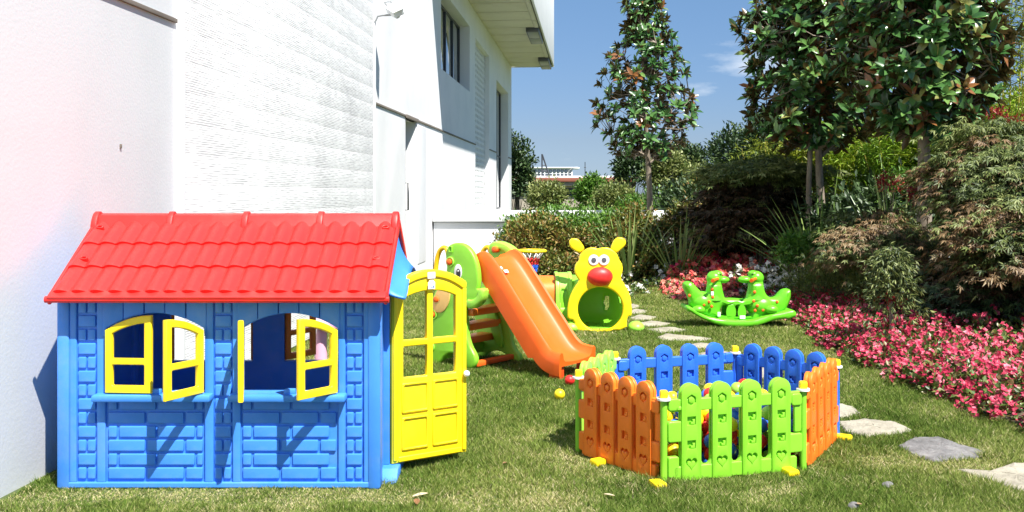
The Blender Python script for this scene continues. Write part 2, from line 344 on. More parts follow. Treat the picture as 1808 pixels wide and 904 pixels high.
def window(Y0, Y1, z0, z1, nv, dep=.22, bars=()):
    M = plane_M(wpt(0, 0, -dep), WU, WN); fw = .05
    outs = [wrect(Y0, Y1, z0, z1)]; W = (Y1 - Y0 - fw * (nv + 1)) / nv
    for i in range(nv):
        a = Y0 + fw + i * (W + fw)
        zs = [z0 + fw] + [q for b in bars for q in (b - .02, b + .02)] + [z1 - fw]
        for j in range(0, len(zs), 2): outs.append(wrect(a, a + W, zs[j], zs[j + 1]))
    fr = plate('window', outs, .035, .003, FRM, M, bld)
    for i in range(nv):
        a = Y0 + fw + i * (W + fw); zs = [z0 + fw] + [q for b in bars for q in (b - .02, b + .02)] + [z1 - fw]
        for j in range(0, len(zs), 2): plate('pane', [wrect(a - .01, a + W + .01, zs[j] - .01, zs[j + 1] + .01)], .012, .001, GLS, plane_M(wpt(0, 0, -dep - .018), WU, WN), fr)
    return fr
window(17.21, 21.19, 3.64, 5.06, 4)
window(13.63, 14.11, 3.67, 5.99, 1)
window(27.01, 30.74, .91, 4.57, 3, .24, (2.55,))
# perforated block screen filling the third opening
outs = [wrect(22.21, 25.19, .91, 4.97)]; nx_, nz_ = 10, 30
dx_ = 2.98 / nx_; dz_ = 4.06 / nz_
for i in range(nx_):
    for j in range(nz_):
        a = 22.21 + i * dx_ + .055; z = .91 + j * dz_ + .028 + (0)
        sh = .05 * (j % 2)
        outs.append(wrect(a + sh, a + dx_ - .11 + sh, z, z + dz_ - .056))
plate('screen_block', outs, .035, .003, WALL, plane_M(wpt(0, 0, -.12), WU, WN), bld, 'perforated white block screen')['kind'] = 'stuff'
plate('screen_backing', [wrect(22.21, 25.19, .91, 4.97)], .02, .001, WALLG, plane_M(wpt(0, 0, -.27), WU, WN), bld)
# roof overhang: soffit boards, fascia, recessed light boxes
OUT = 1.36; Y0s = 15.9
def obox(Ya, Yb, oa, ob, z0, z1, name, mat, parent=bld, bev=.004):
    M = plane_M(wpt(0, 0, 0), WU, WN)  # local x along, y up, z out
    return box(name, (sx(Ya), z0, oa), (sx(Yb), z1, ob), mat, parent, bev, M=M)
for i in range(15):
    a = Y0s + i * (31.9 - Y0s) / 15; b = a + (31.9 - Y0s) / 15 - .06; notch = .36 if i in (8, 9, 13, 14) else .14
    obox(a, b, .002, OUT - notch, 5.58, 5.62, 'soffit_board', SOFF)
    if notch < .2: obox(a, b, OUT - notch + .01, OUT - .03, 5.57, 5.62, 'soffit_edge', SOFF)
obox(Y0s, 31.9, -.3, OUT - .004, 5.64, 5.70, 'soffit_core', TRIM)
f1 = obox(Y0s - .1, 31.95, OUT, OUT + .05, 5.60, 8.5, 'fascia', WALL)
obox(Y0s - .1, Y0s - .03, -.3, OUT, 5.60, 8.5, 'fascia', WALL)
obox(31.955, 32.0, -.3, OUT + .05, 5.57, 8.5, 'fascia', WALL)
obox(.5, 31.95, -1.2, -.002, 6.41, 8.4, 'parapet_wall', WALL)
for a, b in ((24.4, 26.5), (29.8, 31.9)):
    q = obox(a + .02, b - .03, OUT - .35, OUT - .03, 5.48, 5.60, 'soffit_light', GRY)
    obox(a + .1, (a + b) / 2 - .03, OUT - .32, OUT - .06, 5.47, 5.482, 'louvre', MET, q); obox((a + b) / 2 + .03, b - .1, OUT - .32, OUT - .06, 5.47, 5.482, 'louvre', MET, q)
obox(28, 32, -6, -.36, -.05, 6.4, 'end_wall', WALL)
# small marks of wear on the near wall
box('wall_bolt', (-.006, -.006, -.012), (.006, .006, .012), TRIM, bld, .001, M=Matrix.Translation(wpt(sY(212), 1.4 + (341 - 258) / FPX * sY(212), .004)))
# security camera
cY = 11.78; cz = CAMH + (341 - 34) / FPX * cY
cc = thing('security_camera', 'white security camera on a bent arm high on the white wall', 'security camera', wpt(cY, cz, .03))
tube('arm', [wpt(cY + .02, cz - .02, .05), wpt(cY + .02, cz + .04, .08), wpt(cY + .02, cz + .05, .14), wpt(cY + .0, cz + .05, .30)], .012, MET, cc, 8)
d = Vector((.25, -.85, -.45)).normalized(); c0 = wpt(cY, cz + .10, .30)
Mc = Matrix.Translation(c0) @ Matrix.Rotation(math.radians(-28), 4, 'Y') @ Matrix.Rotation(math.radians(16), 4, 'Z')
box('body', (-.07, -.13, -.04), (.07, .13, .04), WALL, cc, .012, M=Mc @ Matrix.Rotation(math.radians(35), 4, 'X'))
box('sun_shield', (-.08, -.17, .045), (.08, .13, .055), WALL, cc, .004, M=Mc @ Matrix.Rotation(math.radians(35), 4, 'X'))
box('bracket', (-.02, -.02, -.09), (.02, .05, -.04), MET, cc, .004, M=Mc)
tube('cable', [c0 + Vector((-.1, 0, .06)), c0 + Vector((-.13, 0, .1)), c0 + Vector((-.06, .03, .12)), c0 + Vector((0, .02, .05))], .008, MET, cc, 6)

# ------------------------------------------------------------------ low white wall with coping, running across behind the shrubs
pw = thing('low_garden_wall', 'low white garden wall with overhanging coping across the back of the shrubs', 'wall', (1.5, 16.3, 0))
box('wall', (WX(16.3) + .02, 16.27, -.05), (9, 16.55, .90), WALL, pw, .004)
x = WX(16.2) + .012
while x < 9:
    x2 = min(x + 2.4, 9); box('coping_stone', (x, 16.20, .92), (x2 - .006, 16.62, 1.105), WALL, pw, .006); x = x2
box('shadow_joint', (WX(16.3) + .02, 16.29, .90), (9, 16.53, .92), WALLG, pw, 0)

# ------------------------------------------------------------------ playhouse
X0, X1, YF, YB = -2.145, -.63, 4.57, 5.41
ph = thing('playhouse', 'blue plastic playhouse with red tiled roof and yellow shutters on the lawn', 'playhouse', ((X0 + X1) / 2, (YF + YB) / 2, 0))
ppx = lambda px: (px - 904) / FPX * YF; ppz = lambda py: CAMH - (py - 341) / FPX * YF
MF = plane_M((0, YF, 0), (1, 0, 0), (0, -1, 0)); MB = plane_M((0, YB, 0), (1, 0, 0), (0, -1, 0))
EZ = .93
wins = [(ppx(190), ppx(362)), (ppx(427), ppx(597))]
zs0, zsp, zap = ppz(692), ppz(580), ppz(553)
fw = plate('front_wall', [[(X0 + .02, .0), (X1 - .02, .0), (X1 - .02, EZ), (X0 + .02, EZ)]] + [archrect(a, zs0, b, zsp, zap) for a, b in wins], .05, .004, BLUE, MF, ph)
bw = plate('back_wall', [[(X0 + .02, .0), (X1 - .02, .0), (X1 - .02, EZ), (X0 + .02, EZ)]] + [archrect(a, zs0, b, zsp, zap) for a, b in wins], .05, .004, BLUE, plane_M((0, YB, 0), (1, 0, 0), (0, -1, 0)), ph)
def fpart(name, x0, x1, z0, z1, out, M=MF, r=.006, parent=ph, mat=BLUE, th=None):
    MM = M @ Matrix.Translation((0, 0, out)); return plate(name, [rrect(x0, z0, x1, z1, r, 3)], (th or out + .01), min(.005, out * .6 + .001), mat, MM, parent)
# posts, rails
for a, b in ((125, 137), (173, 188), (363, 378), (412, 426), (598, 610), (643, 656)):
    fpart('wall_post', ppx(a), ppx(b), .03, EZ - .01, .014)
fpart('base_rail', X0 + .035, X1 - .035, .005, .032, .018)
for a in (X0 - .008, X1 - .052): # corner posts
    box('corner_post', (a, YF - .022, .0), (a + .06, YF + .06, EZ), BLUE, ph, .012)
    box('corner_post', (a, YB - .06, .0), (a + .06, YB + .022, EZ), BLUE, ph, .012)
# siding boards above the arches
zb = EZ - .005
for (a, b) in wins:
    n = 5; wd = (b - a + .03) / n
    for i in range(n):
        x0 = a - .015 + i * wd; x1 = x0 + wd - .004
        def arch(x): t = (x - a) / (b - a); t = max(0, min(1, t)); return zsp + (zap - zsp) * (1 - (2 * t - 1) ** 2) + .004
        if i in (0, n - 1): pts = [(x0, zsp - .03) if i == 0 else (x0, arch(x0)), (x1, arch(x1)) if i == 0 else (x1, zsp - .03), (x1, zb), (x0, zb)]
        if i == 0: pts = [(x0, zsp - .035), (a - .002, zsp - .035), (a, arch(a)), ((a + x1) / 2, arch((a + x1) / 2)), (x1, arch(x1)), (x1, zb), (x0, zb)]
        elif i == n - 1: pts = [(x0, arch(x0)), ((x0 + b) / 2, arch((x0 + b) / 2)), (b, arch(b)), (b + .002, zsp - .035), (x1, zsp - .035), (x1, zb), (x0, zb)]
        else: pts = [(x0, arch(x0)), ((x0 + x1) / 2, arch((x0 + x1) / 2)), (x1, arch(x1)), (x1, zb), (x0, zb)]
        plate('siding_board', [pts], .022, .003, BLUE, MF @ Matrix.Translation((0, 0, .018 + .004 * (i % 2))), ph)
# bricks
brick_cache = {}
def brick(xc, zc, wd, ht, M=MF, parent=ph):
    key = (round(wd, 3), round(ht, 3))
    if key not in brick_cache: brick_cache[key] = plate_me('brick', [rrect(-wd / 2, -ht / 2, wd / 2, ht / 2, .005, 2)], .016, .005, BLUE, None, 1)
    inst('brick', brick_cache[key], M @ Matrix.Translation((xc, zc, .0125)), parent)
pit = .0655; bh = .053
rows_z = [.047 + bh / 2 + i * pit for i in range(13)]
for (a, b) in wins:
    A = a + .008; B = b - .008; L_ = .172; g = .012
    for r in range(6):
        x = A - (L_ + g) * (.5 if r % 2 == 0 else .0) - (.0 if r % 2 == 0 else (.125))
        x = A if r % 2 == 0 else A - (L_ + g) * .72
        while x < B - .02:
            s0 = max(x, A); s1 = min(x + L_, B)
            if s1 - s0 > .025: brick((s0 + s1) / 2, rows_z[r], s1 - s0, bh)
            x += L_ + g
for a, b in ((137, 173), (378, 412), (610, 643)):
    A = ppx(a) + .008; B = ppx(b) - .008; m = (A + B) / 2
    for r in range(13):
        if r % 2 == 0: brick((A + m - .004) / 2, rows_z[r], m - .004 - A, bh); brick((B + m + .004) / 2, rows_z[r], B - m - .004, bh)
        else: brick((A + B) / 2, rows_z[r], B - A, bh)
for (a, b) in wins: # sills
    s = box('window_sill', (a - .05, YF - .075, zs0 - .035), (b + .045, YF + .01, zs0 - .002), BLUE, ph, .01)
    box('latch', ((a + b) / 2 - .02, YF - .045, zs0 - .004), ((a + b) / 2 + .035, YF - .015, zs0 + .022), BLUE, s, .006)
# shutters
def shutter_me(wd, mat, flip):
    """arched half shutter, hinge at x=0, running to x=wd; tall side at the free edge"""
    h0, h1 = zsp - zs0 - .006, zap - zs0 - .006
    top = lambda x: h0 + (h1 - h0) * (1 - (1 - x / wd) ** 2)
    out = [(0, 0), (wd, 0)] + [(wd * (1 - k / 8), top(wd * (1 - k / 8))) for k in range(9)]
    f = .036; mid = h0 * .50
    low = rrect(f, f, wd - f, mid - .014, .006, 3)
    up = [(f, mid + .016), (wd - f, mid + .016)] + [(wd - f - (wd - 2 * f) * k / 6, top(wd - f - (wd - 2 * f) * k / 6) - f) for k in range(7)]
    S_ = Matrix.Scale(-1, 4, (1, 0, 0)) if flip else Matrix.Identity(4)
    me = plate_me('shutter', [out, low, up], .026, .007, mat, S_)
    if flip: me.flip_normals()
    return me
def shutter(hx, Yh, ang, flip, mat, front=True, parent=ph):
    # ang: opening angle from the wall plane towards the viewer (front) or away (back)
    me = shutter_me(.226, mat, flip); s = 1 if front else -1
    a = math.radians(ang) * (-1 if not flip else 1) * s
    M = Matrix.Translation((hx, Yh, zs0 + .003)) @ Matrix.Rotation(a, 4, 'Z') @ Matrix.Rotation(PI / 2, 4, 'X') @ Matrix.Translation((0, 0, .013))
    o = inst('shutter', me, M, parent)
    return o
shutter(wins[0][0] + .004, YF - .03, 4, False, YEL)
shutter(wins[0][1] - .002, YF - .03, 61, True, YEL)
shutter(wins[1][0] + .006, YF - .03, 75, False, YEL)
shutter(wins[1][1] - .002, YF - .03, 50, True, YEL)
shutter(wins[0][0] + .004, YB + .02, 120, False, BRN, False); shutter(wins[0][1] - .004, YB + .02, 85, True, BRN, False)
shutter(wins[1][0] + .004, YB + .02, 55, False, BRN, False); shutter(wins[1][1] - .004, YB + .02, 100, True, BRN, False)
# gable walls (local x = world Y)
RZ = 1.275; ym = (YF + YB) / 2
for xx, nrm, hole in ((X0 + .03, -1, False), (X1 - .005, 1, True)):
    # profile in (Y, z)
    out = [(YF + .03, 0), (YB - .03, 0), (YB - .03, EZ - .02), (ym, RZ - .03), (YF + .03, EZ - .02)]
    outs = [out]
    if hole: outs.append(archrect(4.775, .05, 5.235, .92, .985)[::-1])
    M = plane_M((xx, 0, 0), (0, 1, 0), (1, 0, 0))
    plate('gable_wall', outs, .03, .003, BLUE, M, ph)
# fluted gable trim over the door and arched porch hood
Mg = plane_M((X1 + .03, 0, 0), (0, 1, 0), (1, 0, 0))
for k in range(6):
    t0 = k / 6; zt = lambda t: .955 + .29 * (1 - t); y0 = YF + .02 + (ym - YF - .02) * 0
for sgn in (-1, 1):
    for k in range(6):
        a = ym + sgn * .36 * (1 - k / 6.); b = ym + sgn * .36 * (1 - (k + 1) / 6.) - 0
        za = .955 + .29 * (k / 6.); zb_ = .955 + .29 * ((k + 1) / 6.)
        pts = [(a, .905 + .0 * k), (b, .915), (b, zb_), (a, za)]
        if sgn > 0: pts = pts[::-1]
        plate('gable_board', [pts], .034, .005, BLUE, Mg @ Matrix.Translation((0, 0, .002 + .004 * (k % 2))), ph)
# flared porch hood under the gable, arched along its lower edge
Vh = []; Fh = []; na, nb2 = 16, 10
for i in range(na + 1):
    v = -1 + 2 * i / na; y = ym + .37 * v; ztop = RZ - .045 - .30 * abs(v); zbot = .90 + .115 * max(0, 1 - (v / .8) ** 2)
    for k in range(nb2 + 1):
        t = k / nb2; Vh.append((X1 + .034 + .085 * t ** 2.2 + .004 * math.cos(v * 26) * (1 - t), y, ztop * (1 - t) + min(zbot, ztop) * t))
for i in range(na):
    for k in range(nb2): q = i * (nb2 + 1) + k; Fh.append((q, q + 1, q + nb2 + 2, q + nb2 + 1))
ho = obj('porch_hood', mkmesh('porch_hood', Vh, Fh, BLUE, True), ph); mdh = ho.modifiers.new('thick', 'SOLIDIFY'); mdh.thickness = .012
plate('door_sill', [[(YF + .06, 0), (5.2, 0), (5.2, .055), (YF + .13, .055)]], .10, .008, BLUE, plane_M((X1 + .075, 0, 0), (0, 1, 0), (1, 0, 0)), ph)
# yellow door frame strip on the jamb + door
for y0, y1 in ((4.765, 4.785), (5.222, 5.242)):
    box('door_jamb', (X1 - .03, y0, .055), (X1 + .024, y1, .93), BLUE, ph, .006)
hx, hy = -.592, 4.765; fx, fy = -.236, 4.995; DW = math.hypot(fx - hx, fy - hy)
Md = plane_M((hx, hy, .058), (fx - hx, fy - hy, 0), (fy - hy, -(fx - hx), 0))
dh0, dh1 = .885, .955
dtop = lambda x, ins=0: dh0 + (dh1 - dh0) * (1 - (2 * x / DW - 1) ** 2) - ins
def darch(x0, x1, z0, ins, n=8): return [(x0, z0), (x1, z0)] + [(x1 + (x0 - x1) * k / n, dtop(x1 + (x0 - x1) * k / n, ins)) for k in range(n + 1)]
mcx = DW / 2; zmid = .545; panes = []
xa, xb = .062, DW - .062
for x0, x1 in ((xa, mcx - .017), (mcx + .017, xb)):
    panes.append(rrect(x0, .42, x1, zmid + .03, .006, 2)); panes.append(darch(x0, x1, zmid + .062, .105))
door = plate('door', [darch(0, DW, 0, 0, 14)] + panes, .034, .007, YEL, Md, ph)
# raised arch band and outer stiles on the door
fr = 10
plate('arch_band', [[(.004, dh0 - .03)] + [(DW * k / 14 * .98 + .004, dtop(DW * k / 14) - .004) for k in range(15)] + [(DW - .004, dh0 - .03)] + [(DW * (1 - k / 14) * .9 + .02, dtop(DW * (1 - k / 14)) - .036) for k in range(15)]], .016, .005, YEL, Md @ Matrix.Translation((0, 0, .010)), door)
for x0, x1 in ((.004, .026), (DW - .026, DW - .004)): plate('stile', [rrect(x0, .015, x1, dh0 - .03, .006, 2)], .014, .004, YEL, Md @ Matrix.Translation((0, 0, .008)), door)
plate('bottom_rail', [rrect(.03, .006, DW - .03, .032, .006, 2)], .014, .004, YEL, Md @ Matrix.Translation((0, 0, .008)), door)
for x0, x1 in ((xa - .012, mcx - .012), (mcx + .012, xb + .012)):
    for z0, z1 in ((.06, .225), (.245, .395)):
        o_ = rrect(x0, z0, x1, z1, .008, 2); i_ = rrect(x0 + .012, z0 + .012, x1 - .012, z1 - .012, .006, 2)
        plate('panel_moulding', [o_, i_], .014, .005, YEL, Md @ Matrix.Translation((0, 0, .009)), door)
hm = Md @ Matrix.Translation((DW - .012, .41, .022))
ball('door_knob', hm.translation, .017, WHT, door, 14)
st = plate('sticker', [rrect(mcx - .022, dtop(mcx) - .045, mcx + .022, dtop(mcx) - .012, .003, 2)], .002, .0005, WHT, Md @ Matrix.Translation((0, 0, .0135)), door)
st = plate('sticker', [[(mcx - .020, dtop(mcx) - .098), (mcx + .020, dtop(mcx) - .098), (mcx + .020, dtop(mcx) - .066), (mcx + .010, dtop(mcx) - .052), (mcx - .010, dtop(mcx) - .052), (mcx - .020, dtop(mcx) - .066)]], .002, .0005, WHT, Md @ Matrix.Translation((0, 0, .0145)), door)
def text_me(s, size, mat, M):
    cu = bpy.data.curves.new('tmp', 'FONT'); cu.body = s; cu.size = size; cu.align_x = 'CENTER'; cu.extrude = .0004
    o = bpy.data.objects.new('tmp', cu); C.objects.link(o); dg = bpy.context.evaluated_depsgraph_get(); me = bpy.data.meshes.new_from_object(o.evaluated_get(dg)); bpy.data.objects.remove(o)
    me.transform(M); me.materials.clear(); me.materials.append(mat); return me
obj('lettering', text_me('1-4', .024, BLU2, Md @ Matrix.Translation((mcx, dtop(mcx) - .094, .0155))), door)
# roof
RX0, RX1 = -2.155, -.583; YE, ZE = YF - .115, .908; YR, ZR = ym, 1.262
sl = math.hypot(YR - YE, ZR - ZE)
for sg in (1, -1):
    if sg == 1: Mr = plane_M((0, YE, ZE), (1, 0, 0), (0, -(ZR - ZE) / sl, (YR - YE) / sl))
    else: Mr = plane_M((0, 2 * ym - YE, ZE), (-1, 0, 0), (0, (ZR - ZE) / sl, (YR - YE) / sl))
    rx = (lambda x: x) if sg == 1 else (lambda x: -x)
    a, b = sorted((rx(RX0), rx(RX1)))
    slab = plate('roof', [rrect(a, 0.01, b, sl, .01, 2)], .03, .008, RED, Mr @ Matrix.Translation((0, 0, -.002)), ph, 'red plastic roof slope')
    # barrel tiles
    nt_ = 18; tw = (b - a - .03) / nt_; nr = 3; th_ = (sl - .075) / nr
    Vt = []; Ft = []; ns = 8; prof = []
    for i in range(ns + 1):
        t = i / ns; h = .017 * (math.sin(PI * min(t / .78, 1)) ** .9 if t < .78 else 0) + (-.003 * math.sin(PI * (t - .78) / .22) if t > .78 else 0)
        prof.append((t * tw * 1.0, h))
    for j, (v, lift, fl) in enumerate(((0, .004, .6), (0, .013, 1.1), (.012, .014, 1.1), (th_ * .5, .008, 1.0), (th_ + .012, .002, .9))):
        for (x, h) in prof: Vt.append((x, v - (.012 * math.sin(PI * min(x / (tw * .78), 1)) if v < .02 else 0), (0 if j == 0 else lift + h * fl)))
    for j in range(4):
        for i in range(ns): Ft.append((j * (ns + 1) + i, j * (ns + 1) + i + 1, (j + 1) * (ns + 1) + i + 1, (j + 1) * (ns + 1) + i))
    tm = mkmesh('tile', Vt, Ft, RED, True)
    for r in range(nr):
        for c in range(nt_): inst('tile', tm, Mr @ Matrix.Translation((a + .015 + c * tw, .045 + r * th_, -.0015 + .0004 * ((c * 7 + r * 3) % 3))), slab)
    tube('eave_roll', [Mr @ Vector((a - .012, .012, -.010)), Mr @ Vector((b + .012, .012, -.010))], .016, RED, slab, 12)
    plate('eave_band', [rrect(a, .0, b, .05, .008, 2)], .02, .006, RED, Mr @ Matrix.Translation((0, 0, .012)), slab)
    for xx in (a - .004, b - .014): plate('verge', [rrect(xx, 0, xx + .018, sl, .006, 2)], .04, .007, RED, Mr @ Matrix.Translation((0, 0, .006)), slab)
    for xx, vv in ((a + .06, sl - .1), (b - .06, sl - .1), (b - .075, sl * .44), (a + .075, sl * .44)):
        plate('screw_cap', [ell(xx, vv, .02, .013, 16), ell(xx, vv, .012, .007, 16)], .03, .003, RED, Mr @ Matrix.Translation((0, 0, .030)), slab)
zr = ZR + .012
plate('ridge_cap', [[(YR - .052, zr - .045), (YR - .045, zr - .03), (YR - .03, zr + .012), (YR, zr + .022), (YR + .03, zr + .012), (YR + .045, zr - .03), (YR + .052, zr - .045)]], RX1 - RX0 - .01, .004, RED, plane_M((RX1 - .005, 0, 0), (0, 1, 0), (1, 0, 0)), ph)
for k in range(5):
    x = RX0 + .008 + (RX1 - RX0 - .03) * k / 4
    plate('ridge_knuckle', [smoothpoly([(YR - .066, zr - .062), (YR - .062, zr - .03), (YR - .036, zr + .018), (YR, zr + .036), (YR + .036, zr + .018), (YR + .062, zr - .03), (YR + .066, zr - .062)], 1)], .034, .009, RED, plane_M((x + .02, 0, 0), (0, 1, 0), (1, 0, 0)), ph)
box('floor_skirt', (X0 + .03, YF + .02, 0), (X1 - .03, YB - .02, .012), BLUE, ph, 0)
# ------------------------------------------------------------------ stepping stones
stone_px = [
 ([(1690, 832), (1740, 838), (1790, 820), (1870, 822), (1900, 850), (1860, 876), (1790, 868), (1730, 848)], 0, 'pale cream stepping stone nearest the camera, cut by the right edge of the photo'),
 ([(1584, 790), (1615, 774), (1660, 775), (1700, 790), (1746, 802), (1730, 810), (1650, 818), (1612, 806)], 1, 'dark grey rough stepping stone between two paler ones in the grass'),
 ([(1478, 747), (1530, 743), (1580, 748), (1611, 762), (1590, 770), (1530, 774), (1490, 764)], 0, 'pale stepping stone just right of the orange fence panel, before the grey one'),
 ([(1440, 722), (1478, 715), (1505, 720), (1522, 733), (1490, 740), (1450, 738)], 0, 'small pale stepping stone half hidden behind the orange fence corner'),
 ([(1385, 690), (1430, 683), (1455, 693), (1440, 704), (1400, 703)], 0, 'stepping stone behind the right blue fence panels'),
 ([(1318, 655), (1362, 648), (1385, 660), (1368, 673), (1330, 668)], 0, 'stepping stone seen through the blue fence gaps right of the back post'),
 ([(1228, 626), (1275, 620), (1312, 632), (1296, 642), (1250, 640)], 0, 'stepping stone close behind the left blue fence panel'),
 ([(1205, 612), (1240, 607), (1262, 611), (1262, 616), (1220, 617)], 0, 'thin stepping stone just above the top of the blue fence'),
 ([(1156, 598), (1175, 591), (1230, 596), (1258, 600), (1235, 604), (1175, 603)], 0, 'wide pale stepping stone fifth from the tunnel'),
 ([(1140, 583), (1180, 579), (1216, 584), (1205, 588), (1160, 589)], 0, 'pale stepping stone fourth from the tunnel'),
 ([(1128, 572), (1150, 568), (1185, 573), (1170, 577), (1135, 577)], 0, 'pale stepping stone third from the tunnel'),
 ([(1112, 563), (1130, 557), (1160, 561), (1150, 566), (1120, 566)], 0, 'small pale stepping stone second from the tunnel'),
 ([(1108, 551), (1125, 547), (1144, 551), (1138, 555), (1115, 555)], 0, 'small stepping stone nearest the yellow tunnel face'),
 ([(1100, 541), (1118, 538), (1130, 542), (1120, 546), (1104, 546)], 0, 'farthest little stepping stone behind the tunnel face'),
]
stone_polys = []
for pts, mi, lab in stone_px:
    P = [gp(*p) for p in pts]; stone_polys.append(P)
    cx = sum(p[0] for p in P) / len(P); cy = sum(p[1] for p in P) / len(P)
    Q = []
    for a_, b_ in zip(P, P[1:] + P[:1]):
        for f_ in (0, .08, .35, .62, .90): Q.append((a_[0] + (b_[0] - a_[0]) * f_ - cx, a_[1] + (b_[1] - a_[1]) * f_ - cy))
    Q = [(x * random.uniform(.965, 1.01), y * random.uniform(.965, 1.01)) for x, y in Q]
    V = []; F = []; n = len(Q); rings = ((1.0, -.03), (1.0, .002), (.965, .013), (.93, .016), (.6, .018), (.25, .019))
    for s_, z in rings:
        for q in Q: V.append((cx + q[0] * s_, cy + q[1] * s_, z + (random.uniform(-.004, .004) if z > .015 else 0)))
    V.append((cx, cy, .019)); nr_ = len(rings)
    for r in range(nr_ - 1):
        for k in range(n): F.append((r * n + k, r * n + (k + 1) % n, (r + 1) * n + (k + 1) % n, (r + 1) * n + k))
    for k in range(n): F.append(((nr_ - 1) * n + k, (nr_ - 1) * n + (k + 1) % n, len(V) - 1))
    o = obj('stepping_stone', mkmesh('stepping_stone', V, F, STONE_P[mi], True)); tag(o, lab, 'stepping stone', 'stepping stones across the lawn')

# ------------------------------------------------------------------ ball pit
hexk = [(1172, 514), (1418, 490), (1477, 433), (1298, 398), (1086, 413), (1021.5, 460)]
HC = [((px - 904) / k * CAMH, FPX * CAMH / k) for px, k in hexk]
pc = (sum(h[0] for h in HC) / 6, sum(h[1] for h in HC) / 6)
pit_ = thing('ball_pit_fence', 'six-sided ball pit of green, orange and blue plastic picket panels on the grass', 'ball pit', (pc[0], pc[1], 0))
SH = .478; SW = .106
def slat_mesh(mat):
    hw = SW / 2; out = [(-hw, .012), (hw, .012)] + [(hw * math.cos(PI * k / 14), SH - hw + hw * math.sin(PI * k / 14)) for k in range(15)]
    hexo = ell(0, .400, .026, .026, 6, PI / 6); hexi = ell(0, .400, .017, .017, 6, PI / 6)
    outs = [out, hexo, hexi]
    for z in (.30, .185):
        outs.append([(-.022, z - .020), (.022, z - .020), (.022, z + .020), (-.022, z + .020)])
        outs.append([(-.004, z - .019), (.019, z - .019), (.019, z + .006), (.006, z + .006), (.006, z - .006), (-.004, z - .006)])
    def heart(s, cz): return [(s * .0021 * 16 * math.sin(t) ** 3 * .9, cz + s * .0021 * (13 * math.cos(t) - 5 * math.cos(2 * t) - 2 * math.cos(3 * t) - math.cos(4 * t)) * .95) for t in [2 * PI * k / 20 for k in range(20)]]
    outs += [heart(1, .095), [(x, y - .004) for x, y in heart(.74, .092)]]
    f = plate_me('f', outs, .018, .0035, mat, Matrix.Translation((0, 0, .022)), 1)
    bk = plate_me('f', outs, .018, .0035, mat, Matrix.Translation((0, 0, -.002)), 1)
    co = plate_me('f', [[(x * .93, .012 + (y - .012) * .99) for x, y in out]], .010, .003, mat, Matrix.Translation((0, 0, .006)), 1)
    return join('slat', [f, bk, co], mat)
slm = {}
cols6 = [(GRN, 'green'), (ORAF, 'orange'), (BLU2, 'blue'), (BLU2, 'blue'), (GRN2, 'light green'), (ORAF, 'orange')]
for i in range(6):
    a = Vector((*HC[i], 0)); b = Vector((*HC[(i + 1) % 6], 0)); L = (b - a).length - .05; u = (b - a).normalized(); o = a + u * .025
    nrm = Vector((u.y, -u.x, 0)); M = plane_M(o, u, nrm); mat, cn = cols6[i]
    t_ = lambda r, th=.026: plate_me('r', [r], th, .005, mat, M @ Matrix.Translation((0, 0, th / 2)), 2)
    xs = [L * .5 + (q - 1.5) * (L - .06) / 4 for q in range(4)]
    ms = [t_(rrect(.0, .345, L, .405, .01)), t_(rrect(.02, .012, L - .02, .082, .01), .030), t_(rrect(-.008, .20, .08, .30, .012), .032), t_(rrect(L - .085, .10, L + .012, .195, .012), .032), t_(rrect(.03, .352, .09, .372, .004), .034),
          t_(rrect(-.006, .352, .05, .41, .012), .034), t_(rrect(L - .05, .335, L + .008, .395, .012), .034), t_(rrect(-.006, .03, .05, .13, .01), .030), t_(rrect(L - .03, .20, L + .01, .345, .01), .018)]
    # U shaped gap bottoms: fillets between slats
    for q in range(3):
        xm = (xs[q] + xs[q + 1]) / 2; gw = (xs[q + 1] - xs[q] - SW) / 2
        ms.append(plate_me('r', [[(xm - gw - .01, .06)] + [(xm + gw + .01, .06)] + [(xm + gw + .01, .13)] + [(xm + gw * math.cos(PI * k / 10), .13 - .05 * math.sin(PI * k / 10)) for k in range(11)] + [(xm - gw - .01, .13)]], .026, .005, mat, M @ Matrix.Translation((0, 0, .013)), 1))
    pn = obj('fence_panel', join('fence_panel', ms, mat), pit_, cn + ' picket panel')
    if cn not in slm: slm[cn] = slat_mesh(mat)
    for x in xs: inst('slat', slm[cn], M @ Matrix.Translation((x, 0, 0)), pn)
    pm = GRN if i in (1, 5) else (BLU2 if i in (2, 3) else ORA)
for i, h in enumerate(HC):
    pm = [GRN, GRN, BLU2, BLU2, BLU2, GRN][i]
    p = cyl('post', (h[0], h[1], .0), (h[0], h[1], .43), .017, pm, pit_, 12)
    cyl('washer', (h[0], h[1], .405), (h[0], h[1], .415), .033, WHT, p, 18)
    box('cap', (h[0] - .019, h[1] - .019, .413), (h[0] + .019, h[1] + .019, .452), YEL, p, .008)
for (i, f, lab) in ((0, -.07, 0), (0, .86, 0), (1, .96, 0), (5, .35, 0), (2, .6, 0), (4, .4, 0)):
    a = Vector((*HC[i], 0)); b = Vector((*HC[(i + 1) % 6], 0)); u = (b - a).normalized(); nrm = Vector((u.y, -u.x, 0)); c = a + (b - a) * f + nrm * .045
    M = Matrix.Translation(c) @ Matrix.Rotation(math.atan2(u.y, u.x), 4, 'Z')
    box('foot', (-.032, -.045, 0), (.032, .045, .034), YEL, pit_, .011, M=M)
